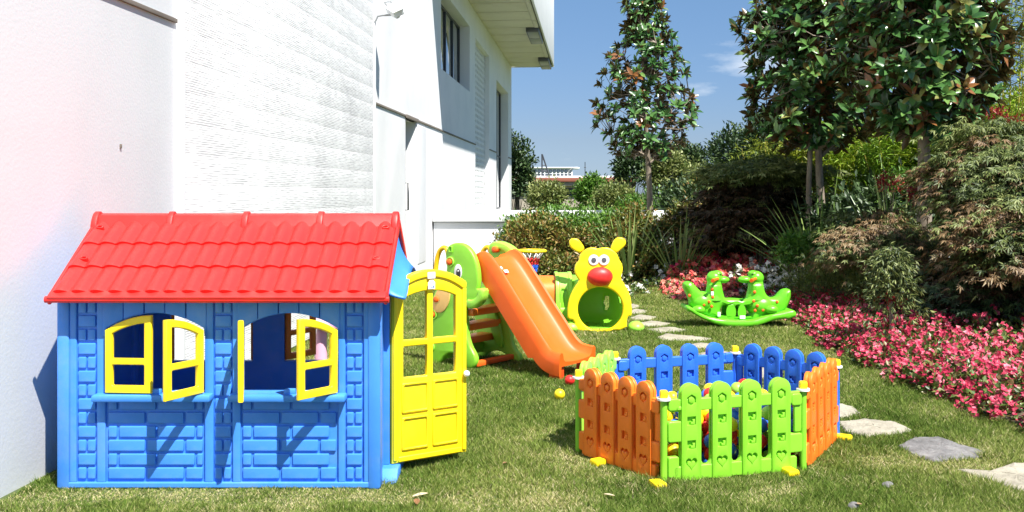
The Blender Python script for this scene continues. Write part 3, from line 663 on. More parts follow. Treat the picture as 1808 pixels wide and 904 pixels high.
# balls: dropped one after another onto the heap
BR = .037; bcols = [('red', RED, .30), ('blue', BLU2, .27), ('yellow', YEL, .27), ('green', GRN2, .16)]
bm_ = {n: ball_me(n + '_ball', (0, 0, 0), BR, m, 16) for n, m, _ in bcols}
for m in bm_.values(): m.name = 'ball'
def inhex(x, y, mrg):
    for i in range(6):
        a = HC[i]; b = HC[(i + 1) % 6]; l = math.hypot(b[0] - a[0], b[1] - a[1])
        if ((b[0] - a[0]) * (y - a[1]) - (b[1] - a[1]) * (x - a[0])) / l < mrg: return False
    return True
balls = []
rb = random.Random(5); tries = 0
while len(balls) < 285 and tries < 60000:
    tries += 1
    best = None
    for _ in range(7):
        x = rb.gauss(pc[0] + .07, .26); y = rb.gauss(pc[1] - .20, .13)
        if not inhex(x, y, BR + .03): continue
        z = BR + .004
        for (bx_, by_, bz_) in balls:
            dd = (bx_ - x) ** 2 + (by_ - y) ** 2
            if dd < 4 * BR * BR: z = max(z, bz_ + math.sqrt(4 * BR * BR - dd))
        if best is None or z < best[2]: best = (x, y, z)
    if best: balls.append(best)
def addball(x, y, z, n, lab, grp):
    o = bpy.data.objects.new('ball', bm_[n]); link(o, None, Matrix.Translation((x, y, z)) @ Euler((rb.random() * 6, rb.random() * 6, 0)).to_matrix().to_4x4()); tag(o, lab, 'ball', grp)
for x, y, z in balls:
    r = rb.random(); acc = 0
    for n, m, p in bcols:
        acc += p
        if r <= acc: break
    addball(x, y, z, n, n + ' plastic ball in the heap inside the ball pit fence', n + ' plastic balls heaped in the ball pit')
x, y = gp(988, 708); addball(x, y, BR + .008, 'yellow', 'lone yellow plastic ball on the grass left of the ball pit', None)
x, y = gp(1006, 682); addball(x, y, BR + .008, 'red', 'lone red plastic ball beside the foot of the slide', None)

# ------------------------------------------------------------------ slide
sd_ = Vector((.78, -.62, 0)).normalized(); swd = Vector((.62, .78, 0)).normalized()
SB = Vector((.47, 7.36, 0))
slide = thing('slide', 'orange slide with green animal-head side panels and yellow handles on the lawn', 'slide', (SB.x - .4 * sd_.x, SB.y - .4 * sd_.y, 0))
path = [(-.10, .865), (-.02, .880), (.04, .865), (.10, .815), (.17, .735), (.28, .600), (.40, .452), (.50, .335), (.58, .235), (.64, .175), (.69, .148), (.75, .138), (.80, .135)]
V = []; F = []
# chaikin smoothing of the path
pp = path
for _ in range(2):
    q = [pp[0]]
    for a, b in zip(pp, pp[1:]): q += [(a[0] * .75 + b[0] * .25, a[1] * .75 + b[1] * .25), (a[0] * .25 + b[0] * .75, a[1] * .25 + b[1] * .75)]
    pp = q + [pp[-1]]
LT = .78
ns = len(pp)
for i, (t, z) in enumerate(pp):
    a = pp[max(i - 1, 0)]; b = pp[min(i + 1, ns - 1)]; tx, tz = b[0] - a[0], b[1] - a[1]; l = math.hypot(tx, tz); nx, nz_u = -tz / l, tx / l
    fl = 1 + .10 * max(0, min(1, (t - .6) / .15)); c = SB + sd_ * (t - .76)
    lipk = min(1, max(.35, (t + .1) / .12))
    for (o_, h, skirt) in ((-.212, -.135 if t < .6 else -.10, 0), (-.220, -.02, 0), (-.215, .062 * lipk, 0), (-.200, .075 * lipk, 0), (-.182, .068 * lipk, 0), (-.168, .02, 0), (-.145, .002, 0), (-.06, -.006, 0), (0, -.008, 0), (.06, -.006, 0), (.145, .002, 0), (.168, .02, 0), (.182, .068 * lipk, 0), (.200, .075 * lipk, 0), (.215, .062 * lipk, 0), (.220, -.02, 0), (.212, -.135 if t < .6 else -.10, 0), (.195, -.135 if t < .6 else -.10, 0), (.19, -.03, 0), (-.19, -.03, 0), (-.195, -.135 if t < .6 else -.10, 0)):
        V.append(c + swd * (o_ * fl) + sd_ * (nx * h) + Vector((0, 0, z + nz_u * h)))
m_ = 21
for i in range(ns - 1):
    for k in range(m_): F.append((i * m_ + k, i * m_ + (k + 1) % m_, (i + 1) * m_ + (k + 1) % m_, (i + 1) * m_ + k))
F.append(tuple(range(m_))); F.append(tuple((ns - 1) * m_ + k for k in range(m_))[::-1])
me = mkmesh('chute', V, F, ORA); bmt = bmesh.new(); bmt.from_mesh(me); bmesh.ops.recalc_face_normals(bmt, faces=bmt.faces[:]); bmt.to_mesh(me); bmt.free(); fin(me, 50)
ch = obj('chute', me, slide)
for s in (-1, 1): # feet under the low end
    c = SB + swd * (.18 * s) - sd_ * .03; box('foot', (-.05, -.035, 0), (.05, .035, .12), ORA2, ch, .012, M=Matrix.Translation(c) @ Matrix.Rotation(math.atan2(sd_.y, sd_.x), 4, 'Z'))
for k, (o1, tt) in enumerate(((-.11, .125), (-.065, .15))):
    c = SB + sd_ * (tt - .76) + swd * o1 + Vector((0, 0, .80 - k * .028)); sl_ = Vector((.66, 0, -.75))
    u = swd; n = (sd_ * .75 + Vector((0, 0, .66))).normalized()
    Mx = plane_M(c, u, n); plate('sticker', [rrect(-.025, -.012, .025, .016, .003, 2)], .002, .0005, WHT, Mx @ Matrix.Translation((0, 0, .006)), ch)
def pix_plane(px, py, P0, off=0.):
    r = (px - 904) / FPX; u = (FPX and (P0.y * r - P0.x) / (sd_.x - sd_.y * r)); Y = P0.y + u * sd_.y
    return (u, CAMH - (py - 341) / FPX * Y)
TP = SB - sd_ * .76
PN = TP - swd * .262; PF = TP + swd * .245
nf = (-swd)
MN = plane_M(PN, sd_, nf); MFp = plane_M(PF, sd_, nf)
PL = lambda L_, P0: [pix_plane(x, y, P0) for x, y in L_]
near = [(789, 445), (792, 436), (799, 430), (810, 428), (822, 431), (833, 441), (841, 457), (846, 478), (847, 500), (844, 512), (858, 509), (857, 526), (849, 539), (836, 545), (827, 541), (822, 548), (826, 572), (826, 592), (832, 612), (838, 622), (843, 634), (840, 648), (829, 652), (820, 645), (812, 628), (800, 622), (788, 626), (780, 640), (770, 645), (763, 638), (764, 622), (768, 600), (764, 575), (763, 545), (767, 520), (778, 500), (790, 484), (791, 466), (789, 455)]
pn_ = plate('side_panel', [smoothpoly(PL(near, PN), 1)], .055, .016, GRN, MN @ Matrix.Translation((0, 0, .02)), slide, 'near green side panel shaped like an animal head')
belly = [(773, 516), (782, 503), (794, 500), (799, 512), (797, 532), (790, 548), (779, 553), (769, 548), (767, 533)]
plate('belly', [smoothpoly(PL(belly, PN), 2)], .02, .006, TAN, MN @ Matrix.Translation((0, 0, .030)), pn_)
brow = [(795, 497), (806, 505), (820, 522), (828, 540), (820, 548), (808, 533), (796, 515)]
for (x, y, r) in ((798, 462, .026), (775, 528, .026), (768, 555, .026), (764, 612, .024)):
    u, v = pix_plane(x, y, PN)
    plate('knob_ring', [ell(u, v, r + .016, r + .016, 20), ell(u, v, r + .004, r + .004, 20)], .014, .004, GRN2, MN @ Matrix.Translation((0, 0, .03)), pn_)
    tube('knob', [MN @ Vector((u, v, .01)), MN @ Vector((u, v, .045)), MN @ Vector((u, v, .052))], [r, r * .9, r * .5], ORA, pn_, 12)
u, v = pix_plane(812, 480, PN)
e1 = plate('eye', [ell(u, v, .040, .062, 24)], .012, .003, WHT, MN @ Matrix.Translation((0, 0, .027)), pn_)
plate('pupil', [ell(u + .008, v - .010, .022, .038, 20)], .008, .002, BLK, MN @ Matrix.Translation((0, 0, .031)), e1)
plate('glint', [ell(u + .010, v + .010, .008, .008, 12)], .006, .001, WHT, MN @ Matrix.Translation((0, 0, .034)), e1)
u, v = pix_plane(799, 440, PN)
plate('socket', [rrect(u - .02, v - .028, u + .02, v + .028, .008), rrect(u - .010, v - .016, u + .012, v + .016, .005)], .014, .004, GRN, MN @ Matrix.Translation((0, 0, .030)), pn_)
lip = [(826, 541), (836, 546), (849, 539), (857, 526), (858, 510), (849, 508), (846, 522), (838, 529), (827, 527)]
plate('lip', [smoothpoly(PL(lip, PN), 1)], .085, .02, GRN2, MN @ Matrix.Translation((0, 0, .036)), pn_)
far = [(867, 434), (873, 427), (884, 425), (899, 430), (911, 439), (920, 452), (926, 468), (928, 484), (920, 490), (905, 486), (897, 500), (893, 520), (893, 545), (899, 568), (905, 586), (906, 604), (913, 618), (921, 626), (921, 638), (912, 643), (903, 640), (898, 626), (884, 618), (866, 620), (856, 632), (845, 630), (842, 612), (846, 590), (841, 568), (842, 540), (849, 515), (857, 490), (864, 465), (866, 448)]
pf_ = plate('side_panel', [smoothpoly(PL(far, PF), 1)], .055, .016, GRN2, MFp @ Matrix.Translation((0, 0, .03)), slide, 'far lime side panel behind the slide')
rim = [(868, 434), (874, 428), (884, 426), (899, 431), (911, 440), (920, 453), (926, 469), (928, 485), (922, 488), (915, 470), (907, 455), (897, 444), (886, 438), (878, 445), (872, 446)]
plate('rim', [smoothpoly(PL(rim, PF), 1)], .09, .012, GRN2, MFp @ Matrix.Translation((0, 0, .052)), pf_)
u, v = pix_plane(882, 440, PF); tube('knob', [MFp @ Vector((u, v, .0)), MFp @ Vector((u, v, .075)), MFp @ Vector((u, v, .082))], [.028, .026, .014], ORA, pf_, 12)
arm = [(868, 545), (876, 540), (884, 560), (892, 590), (896, 612), (884, 612), (874, 585)]
plate('brace', [smoothpoly(PL([(862, 520), (870, 520), (882, 548), (893, 585), (896, 612), (885, 612), (874, 582), (864, 550)], PF), 1)], .08, .012, GRN, MFp @ Matrix.Translation((0, 0, .062)), pf_)
for MM, P0, pts in ((MN, PN, [(792, 470), (789, 440), (782, 436), (774, 443), (769, 462), (767, 492), (768, 512)]), (MFp, PF, [(866, 452), (864, 437), (857, 436), (851, 444), (847, 460), (846, 478)])):
    L_ = smoothpoly(PL(pts, P0), 0); L3 = [MM @ Vector((a, b, -.01)) for a, b in L_]
    q = L3
    for _ in range(2):
        z = [q[0]]
        for a, b in zip(q, q[1:]): z += [a * .75 + b * .25, a * .25 + b * .75]
        q = z + [q[-1]]
    tube('handle', q, .020, YEL2, slide, 10)
for (tt, z, ln) in ((-.12, .445, .07), (-.20, .315, .07), (-.28, .19, .07)): # steps between the side panels
    c = TP + sd_ * tt; box('step', (-.07, -.235, -.028), (.07, .225, .028), BRN, slide, .008, M=Matrix.Translation(c + Vector((0, 0, z))) @ Matrix.Rotation(math.atan2(sd_.y, sd_.x), 4, 'Z'))
a = TP + sd_ * .02 - swd * .25; b = TP + sd_ * .02 + swd * .25
box('base_bar', (-.03, -.25, .02), (.03, .24, .062), ORA, slide, .01, M=Matrix.Translation(TP + sd_ * -.02) @ Matrix.Rotation(math.atan2(sd_.y, sd_.x), 4, 'Z'))
box('back_plate', (-.02, -.24, .05), (.01, .24, .14), GRN, slide, .006, M=Matrix.Translation(TP + sd_ * -.33) @ Matrix.Rotation(math.atan2(sd_.y, sd_.x), 4, 'Z'))
# basketball hoop fixed to the far panel
hc = Vector((.170, 8.24, .905)); hr = .105
hp = tube('hoop', [hc + Vector((math.cos(q) * hr * 1.1, math.sin(q) * hr, 0)) for q in [2 * PI * k / 32 for k in range(32)]], .013, YEL, slide, 8, True, 'yellow basketball ring')
tube('hoop_arm', [hc + Vector((-hr, 0, .0)), hc + Vector((-hr - .08, -.02, .0)), hc + Vector((-hr - .14, -.06, -.01))], .014, YEL, hp, 8)
for (z0, r0, z1, r1, mt) in ((0, 1, -.065, .62, WHT), (-.065, .62, -.115, .5, RED), (-.115, .5, -.18, .38, BLU2)):
    ms = []
    for k in range(12):
        for s in (-1, 1):
            a0 = 2 * PI * k / 12; a1 = a0 + s * 2 * PI / 12 * (.5 if z0 == 0 else 1)
            ms.append(tube_me('n', [hc + Vector((math.cos(a0) * hr * r0, math.sin(a0) * hr * r0, z0)), hc + Vector((math.cos(a1) * hr * r1, math.sin(a1) * hr * r1, z1 + .004 * (k % 2)))], .0042 if z0 == 0 else .0055, mt, 5))
    obj('net', join('net', ms, mt), hp)
# ------------------------------------------------------------------ play tunnel with animal face
TY = 9.75; kx = FPX / TY
fx_ = lambda px: (px - 1062) / kx; fz_ = lambda py: (585 - py) / kx
tun = thing('play_tunnel', 'crawl tunnel with yellow bear-like face, red nose and green and orange sections', 'play tunnel', ((1062 - 904) / FPX * TY, TY, 0))
MT = plane_M(((1062 - 904) / FPX * TY, TY, 0), (1, 0, 0), (0, -1, 0))
Z8 = lambda L_: [((960 + x / 4.518 - 1062) / kx, (585 - (400 + y / 4.52)) / kx) for x, y in L_]
fo = [(245, 838), (245, 745), (190, 737), (188, 690), (190, 630), (205, 560), (240, 490), (283, 430), (268, 410), (250, 380), (243, 335), (255, 295), (280, 270), (283, 235), (295, 212), (340, 176), (375, 167), (410, 168), (435, 178), (470, 166), (510, 166), (540, 178), (575, 205), (592, 235), (600, 262), (620, 290), (630, 330), (624, 375), (610, 410), (655, 475), (685, 540), (700, 620), (705, 710), (662, 716), (662, 825), (450, 835)]
fo2 = smoothpoly(Z8(fo), 1)
hole = ell((450 / 4.518 + 960 - 1062) / kx, (585 - (400 + 655 / 4.52)) / kx, .228, .222, 40)
face = plate('face', [fo2, hole], .07, .018, YEL, MT @ Matrix.Translation((0, 0, .035)), tun)
for er in ([(330, 175), (290, 212), (262, 200), (225, 180), (203, 150), (200, 115), (222, 93), (255, 92), (285, 108), (305, 135)], [(530, 178), (545, 135), (565, 100), (598, 83), (632, 88), (655, 112), (654, 145), (630, 172), (605, 192), (582, 212)]):
    plate('ear', [smoothpoly(Z8(er), 2)], .05, .016, YEL, MT @ Matrix.Translation((0, 0, .022)), face)
for ex_ in (397, 478):
    (u, v), = Z8([(ex_, 264)]); q = plate('eye', [ell(u, v, .054, .054, 28)], .012, .003, WHT, MT @ Matrix.Translation((0, 0, .044 + (.002 if ex_ > 400 else 0))), face)
    plate('pupil', [ell(u, v, .025, .025, 20)], .008, .002, GRY, MT @ Matrix.Translation((0, 0, .050)), q)
(u, v), = Z8([(447, 396)]); ball('nose', MT @ Vector((u, v, .03)), (.13, .085, .098), RED, face, 28)
for s, xx in ((-1, -.30), (1, .355)):
    ball('foot', MT @ Vector((xx, .035, -.04)), (.085, .10, .065), GRN2, tun, 18)
def arch_tube(name, pts, r, mat, parent, holes=(), label=None, nseg=72, smooth=True):
    """thick-walled tunnel section along a ground path; holes = (distance along path, side, height, half length, half height)"""
    q = [Vector(p) for p in pts]
    for _ in range(3 if len(q) > 6 else 4):
        z = [q[0]]
        for a, b in zip(q, q[1:]): z += [a * .75 + b * .25, a * .25 + b * .75]
        q = z + [q[-1]]
    P = q; n = len(P); V = []; S_ = [0]; e = 2.9
    for a, b in zip(P, P[1:]): S_.append(S_[-1] + (b - a).length)
    for i, p in enumerate(P):
        t = (P[min(i + 1, n - 1)] - P[max(i - 1, 0)]).normalized(); s = t.cross(Vector((0, 0, 1))).normalized()
        edge = min(S_[i], S_[-1] - S_[i]); rr = r * (1.03 if edge < .03 else 1.0)
        for k in range(nseg):
            a = 2 * PI * k / nseg; c_, s_ = math.cos(a), math.sin(a)
            V.append(p + s * (rr * (abs(c_) ** (2 / e)) * (1 if c_ > 0 else -1)) + Vector((0, 0, max(r + rr * (abs(s_) ** (2 / e)) * (1 if s_ > 0 else -1), .01))))
    F = []
    for i in range(n - 1):
        for k in range(nseg):
            a = 2 * PI * (k + .5) / nseg; sd = 1 if math.cos(a) > 0 else -1; zc = r + r * (abs(math.sin(a)) ** (2 / e)) * (1 if math.sin(a) > 0 else -1); sc = (S_[i] + S_[i + 1]) / 2
            if any(sd == h[1] and abs((sc - h[0]) / h[3]) ** 2.6 + abs((zc - h[2]) / h[4]) ** 2.6 < 1 for h in holes): continue
            F.append((i * nseg + k, i * nseg + (k + 1) % nseg, (i + 1) * nseg + (k + 1) % nseg, (i + 1) * nseg + k))
    me = mkmesh(name, V, F, mat); o = obj(name, me, parent, label)
    md = o.modifiers.new('thick', 'SOLIDIFY'); md.thickness = .022; md.offset = 0; md.use_rim = True
    fin(me, 60); return o
x0 = (1062 - 904) / FPX * TY - .03
R_ = .262
elb = [(x0, TY + .04, 0), (x0, TY + .10, 0), (x0 - .005, TY + .16, 0), (x0 - .02, TY + .22, 0), (x0 - .045, TY + .28, 0), (x0 - .085, TY + .335, 0), (x0 - .135, TY + .375, 0), (x0 - .19, TY + .40, 0), (x0 - .25, TY + .41, 0), (x0 - .30, TY + .41, 0), (x0 - .35, TY + .41, 0), (x0 - .38, TY + .41, 0)]
arch_tube('elbow_section', elb, R_, GRN, tun, ((.29, 1, .24, .024, .085), (.12, 1, .36, .035, .07)), 'green elbow section with windows')
xs_ = x0 - .385
arch_tube('straight_section', [(xs_, TY + .41, 0), (xs_ - .28, TY + .41, 0), (xs_ - .56, TY + .41, 0)], R_ * .985, BRN, tun, ((.17, -1, .30, .065, .085), (.40, -1, .30, .065, .085), (.17, 1, .30, .065, .085)), 'orange straight section with windows')
arch_tube('end_section', [(xs_ - .55, TY + .41, 0), (xs_ - .65, TY + .41, 0), (xs_ - .75, TY + .41, 0)], R_ * 1.03, GRN2, tun, (), 'lime end ring')
arch_tube('joining_ring', [(xs_ + .13, TY + .41, 0), (xs_ + .05, TY + .41, 0), (xs_ - .04, TY + .41, 0)], R_ * 1.05, GRN2, tun, ((.085, -1, .31, .045, .10),), 'lime joining ring')
# ------------------------------------------------------------------ double rocker
RY = 10.17; rk = FPX / RY
rock = thing('double_rocker', 'bright green two-seat animal rocker with orange handles and spots by the flowers', 'rocker', ((1305 - 904) / FPX * RY, RY, 0))
MRk = plane_M(((1180 - 904) / FPX * RY, RY, 0), (1, .03, 0), (.03, -1, 0))
Z7 = lambda L_: [(x / 4.11 / rk, (577 - (420 + y / 4.11)) / rk) for x, y in L_]
run = [(108, 505), (120, 490), (150, 500), (200, 535), (260, 565), (330, 580), (420, 592), (520, 595), (600, 590), (660, 570), (720, 550), (790, 540), (845, 525), (885, 520), (905, 545), (900, 570), (860, 585), (790, 588), (720, 600), (640, 630), (560, 645), (460, 646), (370, 636), (290, 612), (210, 575), (150, 540), (115, 525)]
plate('runner', [smoothpoly(Z7(run), 1)], .36, .03, GRN3, MRk @ Matrix.Translation((0, 0, .18)), rock)
body = [(165, 500), (150, 460), (140, 430), (115, 385), (105, 345), (125, 325), (165, 325), (195, 360), (235, 400), (285, 412), (286, 350), (300, 335), (375, 335), (384, 380), (388, 420), (410, 448), (470, 446), (560, 456), (588, 425), (592, 390), (590, 350), (600, 330), (680, 330), (690, 380), (705, 420), (740, 445), (785, 440), (812, 405), (840, 382), (884, 378), (886, 425), (875, 470), (850, 520), (800, 555), (700, 580), (560, 610), (420, 605), (300, 585), (220, 545)]
holes = [ell(*Z7([(x, 540)])[0], .055, .065, 22) for x in (405, 478, 562)]
bd = plate('body', [smoothpoly(Z7(body), 1)] + holes, .20, .05, GRN3, MRk @ Matrix.Translation((0, 0, .10)), rock)
for (cx, cy, rx, rz, dy, nm) in ((240, 470, 95, 75, .0, 'haunch'), (670, 500, 105, 80, .0, 'haunch')):
    (u, v), = Z7([(cx, cy)]); ball(nm, MRk @ Vector((u, v, 0)), (rx / 4.11 / rk, .135, rz / 4.11 / rk), GRN3, bd, 24)
for (cx, snx, hs) in ((335, 395, (270, 435)), (640, 560, (530, 715))):
    (u, v), = Z7([(cx, 300)]); hd = ball('head', MRk @ Vector((u, v, 0)), (.083, .085, .075), GRN3, rock, 22)
    (u2, v2), = Z7([(snx, 312)]); ball('snout', MRk @ Vector((u2, v2, 0)), (.075, .060, .038), GRN3, hd, 18)
    ball('brow', MRk @ Vector((u + (.03 if snx > cx else -.03), v + .045, 0)), (.055, .07, .035), GRN3, hd, 16)
    for s in (-1, 1):
        s_u = (.02 if snx > cx else -.02); 
        bx0 = MRk @ Vector((u + s_u, v - .002, .07 * s)); bx1 = MRk @ Vector((u + s_u - (.085 if s > 0 else -.09), v - .012 + (.0 if s > 0 else .02), .20 * s)); 
        tube('handle', [bx0, bx0 * .25 + bx1 * .75, bx0 * .2 + bx1 * .8, bx1], [.016, .016, .021, .020], ORA, hd, 10)
        ball('eye', MRk @ Vector((u + (.05 if snx > cx else -.05), v + .045, .055 * s)), .012, BLK, hd, 10)
    (u3, v3), = Z7([(cx, 380)]); tube('neck', [MRk @ Vector((u3, v3 - .11, 0)), MRk @ Vector((u3, v3, 0)), MRk @ Vector((u, v, 0))], [.115, .085, .070], GRN3, hd, 16)
for (x, y) in ((240, 485), (276, 463), (296, 497), (612, 397), (600, 460), (626, 493), (610, 528), (667, 525), (775, 468), (303, 376), (308, 432), (140, 420)):
    (u, v), = Z7([(x, y)]); dep = .125 if (150 < x < 320 and y > 440) or (590 < x < 720 and y > 440) else .098
    ball('spot', MRk @ Vector((u, v, dep)), (.016, .012, .018), ORA, bd, 10)
for (x, y, sw_, sh_) in ((305, 405, 10, 14), (350, 553, 11, 16), (520, 575, 20, 12)):
    (u, v), = Z7([(x, y)]); plate('sticker', [rrect(u - sw_ / 8.2 / rk * 2, v - sh_ / 8.2 / rk * 2, u + sw_ / 8.2 / rk * 2, v + sh_ / 8.2 / rk * 2, .003, 2)], .004, .0005, WHT, MRk @ Matrix.Translation((0, 0, .125 if y > 440 else .104)), bd)
for (x, y) in ((200, 520), (730, 520)):
    (u, v), = Z7([(x, y)])
    for s in (-1, 1): ball('foot_rest', MRk @ Vector((u, v, .13 * s)), (.07, .05, .045), GRN3, bd, 16)
# small pink toy part beyond the playhouse, seen through its back window
pk = thing('pink_toy', 'pale pink plastic toy leg seen through the playhouse window', 'toy', (-1.31, 6.6, 0))
tube('leg', [(-1.31, 6.6, 0), (-1.31, 6.6, .35), (-1.30, 6.6, .50)], [.05, .042, .035], PNK, pk, 12)
box('seat', (-1.42, 6.5, .48), (-1.12, 6.75, .53), PNK, pk, .015)
# ------------------------------------------------------------------ foliage helpers (numpy)
def npmesh(name, V, F, mat, rnd, smooth=False):
    me = bpy.data.meshes.new(name); n = len(V); m, k = F.shape
    me.vertices.add(n); me.vertices.foreach_set('co', V.astype(np.float32).ravel())
    me.loops.add(m * k); me.loops.foreach_set('vertex_index', F.astype(np.int32).ravel())
    me.polygons.add(m); me.polygons.foreach_set('loop_start', np.arange(0, m * k, k, dtype=np.int32)); me.polygons.foreach_set('loop_total', np.full(m, k, dtype=np.int32))
    if smooth: me.polygons.foreach_set('use_smooth', np.ones(m, bool))
    at = me.attributes.new('rnd', 'FLOAT', 'FACE'); at.data.foreach_set('value', rnd.astype(np.float32)); me.materials.append(mat); me.update(); return me
def unit(a): return a / np.maximum(np.linalg.norm(a, axis=1, keepdims=True), 1e-9)
def rdir(n): return unit(rng.normal(size=(n, 3)))
def leaves(name, P, D, Nn, L, W, mat, rnd, fold=.18, droop=.12):
    n = len(P); D = unit(D); Sd = unit(np.cross(D, Nn) + 1e-6); Nn = np.cross(Sd, D)
    L = np.broadcast_to(L, (n,))[:, None]; W = np.broadcast_to(W, (n,))[:, None]
    v0 = P; v1 = P + D * L * .45 + Sd * W * .5 + Nn * W * fold; v2 = P + D * L - Nn * L * droop; v3 = P + D * L * .45 - Sd * W * .5 + Nn * W * fold
    V = np.stack([v0, v1, v2, v3], 1).reshape(-1, 3); i = np.arange(n) * 4
    F = np.concatenate([np.stack([i, i + 1, i + 2], 1), np.stack([i, i + 2, i + 3], 1)]); return npmesh(name, V, F, mat, np.concatenate([rnd, rnd]))
def oval(name, P, D, Nn, L, W, mat, rnd, fold=.16, droop=.14):
    n = len(P); D = unit(D); Sd = unit(np.cross(D, Nn) + 1e-6); Nn = np.cross(Sd, D); L = L[:, None]; W = W[:, None]
    pt = lambda t, s, q: P + D * L * t + Sd * W * s + Nn * (W * abs(s) * fold * 2 - L * droop * t * t * q)
    V = np.stack([P, pt(.26, .44, 1), pt(.66, .42, 1), pt(1, 0, 1.2), pt(.66, -.42, 1), pt(.26, -.44, 1), pt(.5, 0, 1)], 1).reshape(-1, 3); i = np.arange(n) * 7
    T = [(0, 1, 6), (1, 2, 6), (2, 3, 6), (3, 4, 6), (4, 5, 6), (5, 0, 6)]
    return npmesh(name, V, np.concatenate([np.stack([i + a, i + b, i + c], 1) for a, b, c in T]), mat, np.tile(rnd, 6), True)
def vnoise(x, y, s, seed=0):
    g = np.random.default_rng(seed).random((64, 64)); X = x / s; Y = y / s; i = np.floor(X).astype(int); j = np.floor(Y).astype(int); fx = X - i; fy = Y - j
    fx = fx * fx * (3 - 2 * fx); fy = fy * fy * (3 - 2 * fy); a = g[i % 64, j % 64]; b = g[(i + 1) % 64, j % 64]; c = g[i % 64, (j + 1) % 64]; d = g[(i + 1) % 64, (j + 1) % 64]
    return (a * (1 - fx) + b * fx) * (1 - fy) + (c * (1 - fx) + d * fx) * fy
def inpoly(x, y, P):
    r = np.zeros(len(x), bool); n = len(P)
    for i in range(n):
        x0, y0 = P[i]; x1, y1 = P[(i + 1) % n]
        if y0 == y1: continue
        c = ((y0 > y) != (y1 > y)) & (x < (x1 - x0) * (y - y0) / (y1 - y0) + x0); r ^= c
    return r
def edge_dist(x, y):
    best = np.full(len(x), 9e9); side = np.zeros(len(x))
    for (x0, y0), (x1, y1) in zip(EDGE, EDGE[1:]):
        dx, dy = x1 - x0, y1 - y0; t = np.clip(((x - x0) * dx + (y - y0) * dy) / (dx * dx + dy * dy), 0, 1); d = np.hypot(x - x0 - t * dx, y - y0 - t * dy)
        m = d < best; best = np.where(m, d, best); side = np.where(m, dx * (y - y0) - dy * (x - x0), side)
    return np.where(side < 0, best, -best)
# ------------------------------------------------------------------ grass
GR = ramp_leaf('grass_blades', [(.05, .105, .012), (.115, .185, .03), (.21, .27, .058), (.33, .35, .10), (.46, .41, .19), (.64, .56, .34)], None, .7, .3, .08)
n = 1150000
Y = 3.7 * (15.6 / 3.7) ** (rng.random(n) ** 1.0); hw = Y * .56 + .25; X = (rng.random(n) * 2 - 1) * hw
keep = (X > WX(0) + .0847 * Y + .03) & (edge_dist(X, Y) < .03 + .05 * rng.random(n)) & (Y < 15)
keep &= ~((X > X0 + .03) & (X < X1 - .03) & (Y > YF + .02) & (Y < YB - .02))
for P in stone_polys:
    cx = sum(p[0] for p in P) / len(P); cy = sum(p[1] for p in P) / len(P); keep &= ~inpoly(X, Y, [(cx + (p[0] - cx) * .93, cy + (p[1] - cy) * .93) for p in P])
X = X[keep]; Y = Y[keep]; n = len(X)
nz1 = vnoise(X + 50, Y + 50, .55, 1) * .5 + vnoise(X + 50, Y + 50, .19, 2) * .3 + vnoise(X + 50, Y + 50, .07, 5) * .2
dry = np.clip((nz1 - .44) * 2.2, 0, 1) + np.clip((4.62 - Y) * 1.9, 0, .55) * (vnoise(X + 50, Y + 50, .25, 3) > .38) * (X < .6)
dry = dry + .55 * np.clip(1 - np.abs(np.hypot((X - pc[0]) / 1.15, (Y - pc[1]) / 1.15) - .72) * 5, 0, 1) * (vnoise(X + 50, Y + 50, .22, 12) > .42) + .5 * np.clip(1 - np.abs(Y - YF + .12) * 6, 0, 1) * (X < X1 + .2) * (vnoise(X + 50, Y + 50, .2, 13) > .35)
dry *= np.clip(1.25 - Y * .05, .3, 1)
big = vnoise(X + 50, Y + 50, 1.3, 9)
r0 = rng.random(n); rnd = np.clip(.13 + .38 * r0 + .14 * (big - .5) + .40 * (nz1 - .5), 0, 1); st_m = rng.random(n) < (.08 + .50 * dry); rnd = np.where(st_m, .62 + .38 * rng.random(n), rnd)
H = (.015 + .021 * rng.random(n) ** 1.5) * np.where(st_m, .75, 1) * (.75 + .6 * vnoise(X + 50, Y + 50, .12, 4)) * np.clip(1 - .4 * (dry > .6), .5, 1); H *= np.clip(.85 + Y * .02, 1, 1.15) * (1 - .35 * ((Y > 4.30) & (Y < YF + .03) & (X < X1 + .15)) + .35 * (vnoise(X + 50, Y + 50, .3, 8) > .72))
Wd = (.0028 + .0006 * Y) * (.7 + .6 * rng.random(n)); an = rng.random(n) * 2 * PI; ln = .35 + .75 * rng.random(n) + .5 * st_m; la = rng.random(n) * 2 * PI
b0 = np.stack([X, Y, np.zeros(n)], 1); sdv = np.stack([np.cos(an), np.sin(an), np.zeros(n)], 1) * Wd[:, None] * .5
tip = b0 + np.stack([np.cos(la) * ln * H, np.sin(la) * ln * H, H], 1)
V = np.stack([b0 - sdv, b0 + sdv, tip], 1).reshape(-1, 3); F = np.arange(n * 3).reshape(-1, 3)
obj('grass', npmesh('grass', V, F, GR, rnd), kind='stuff')
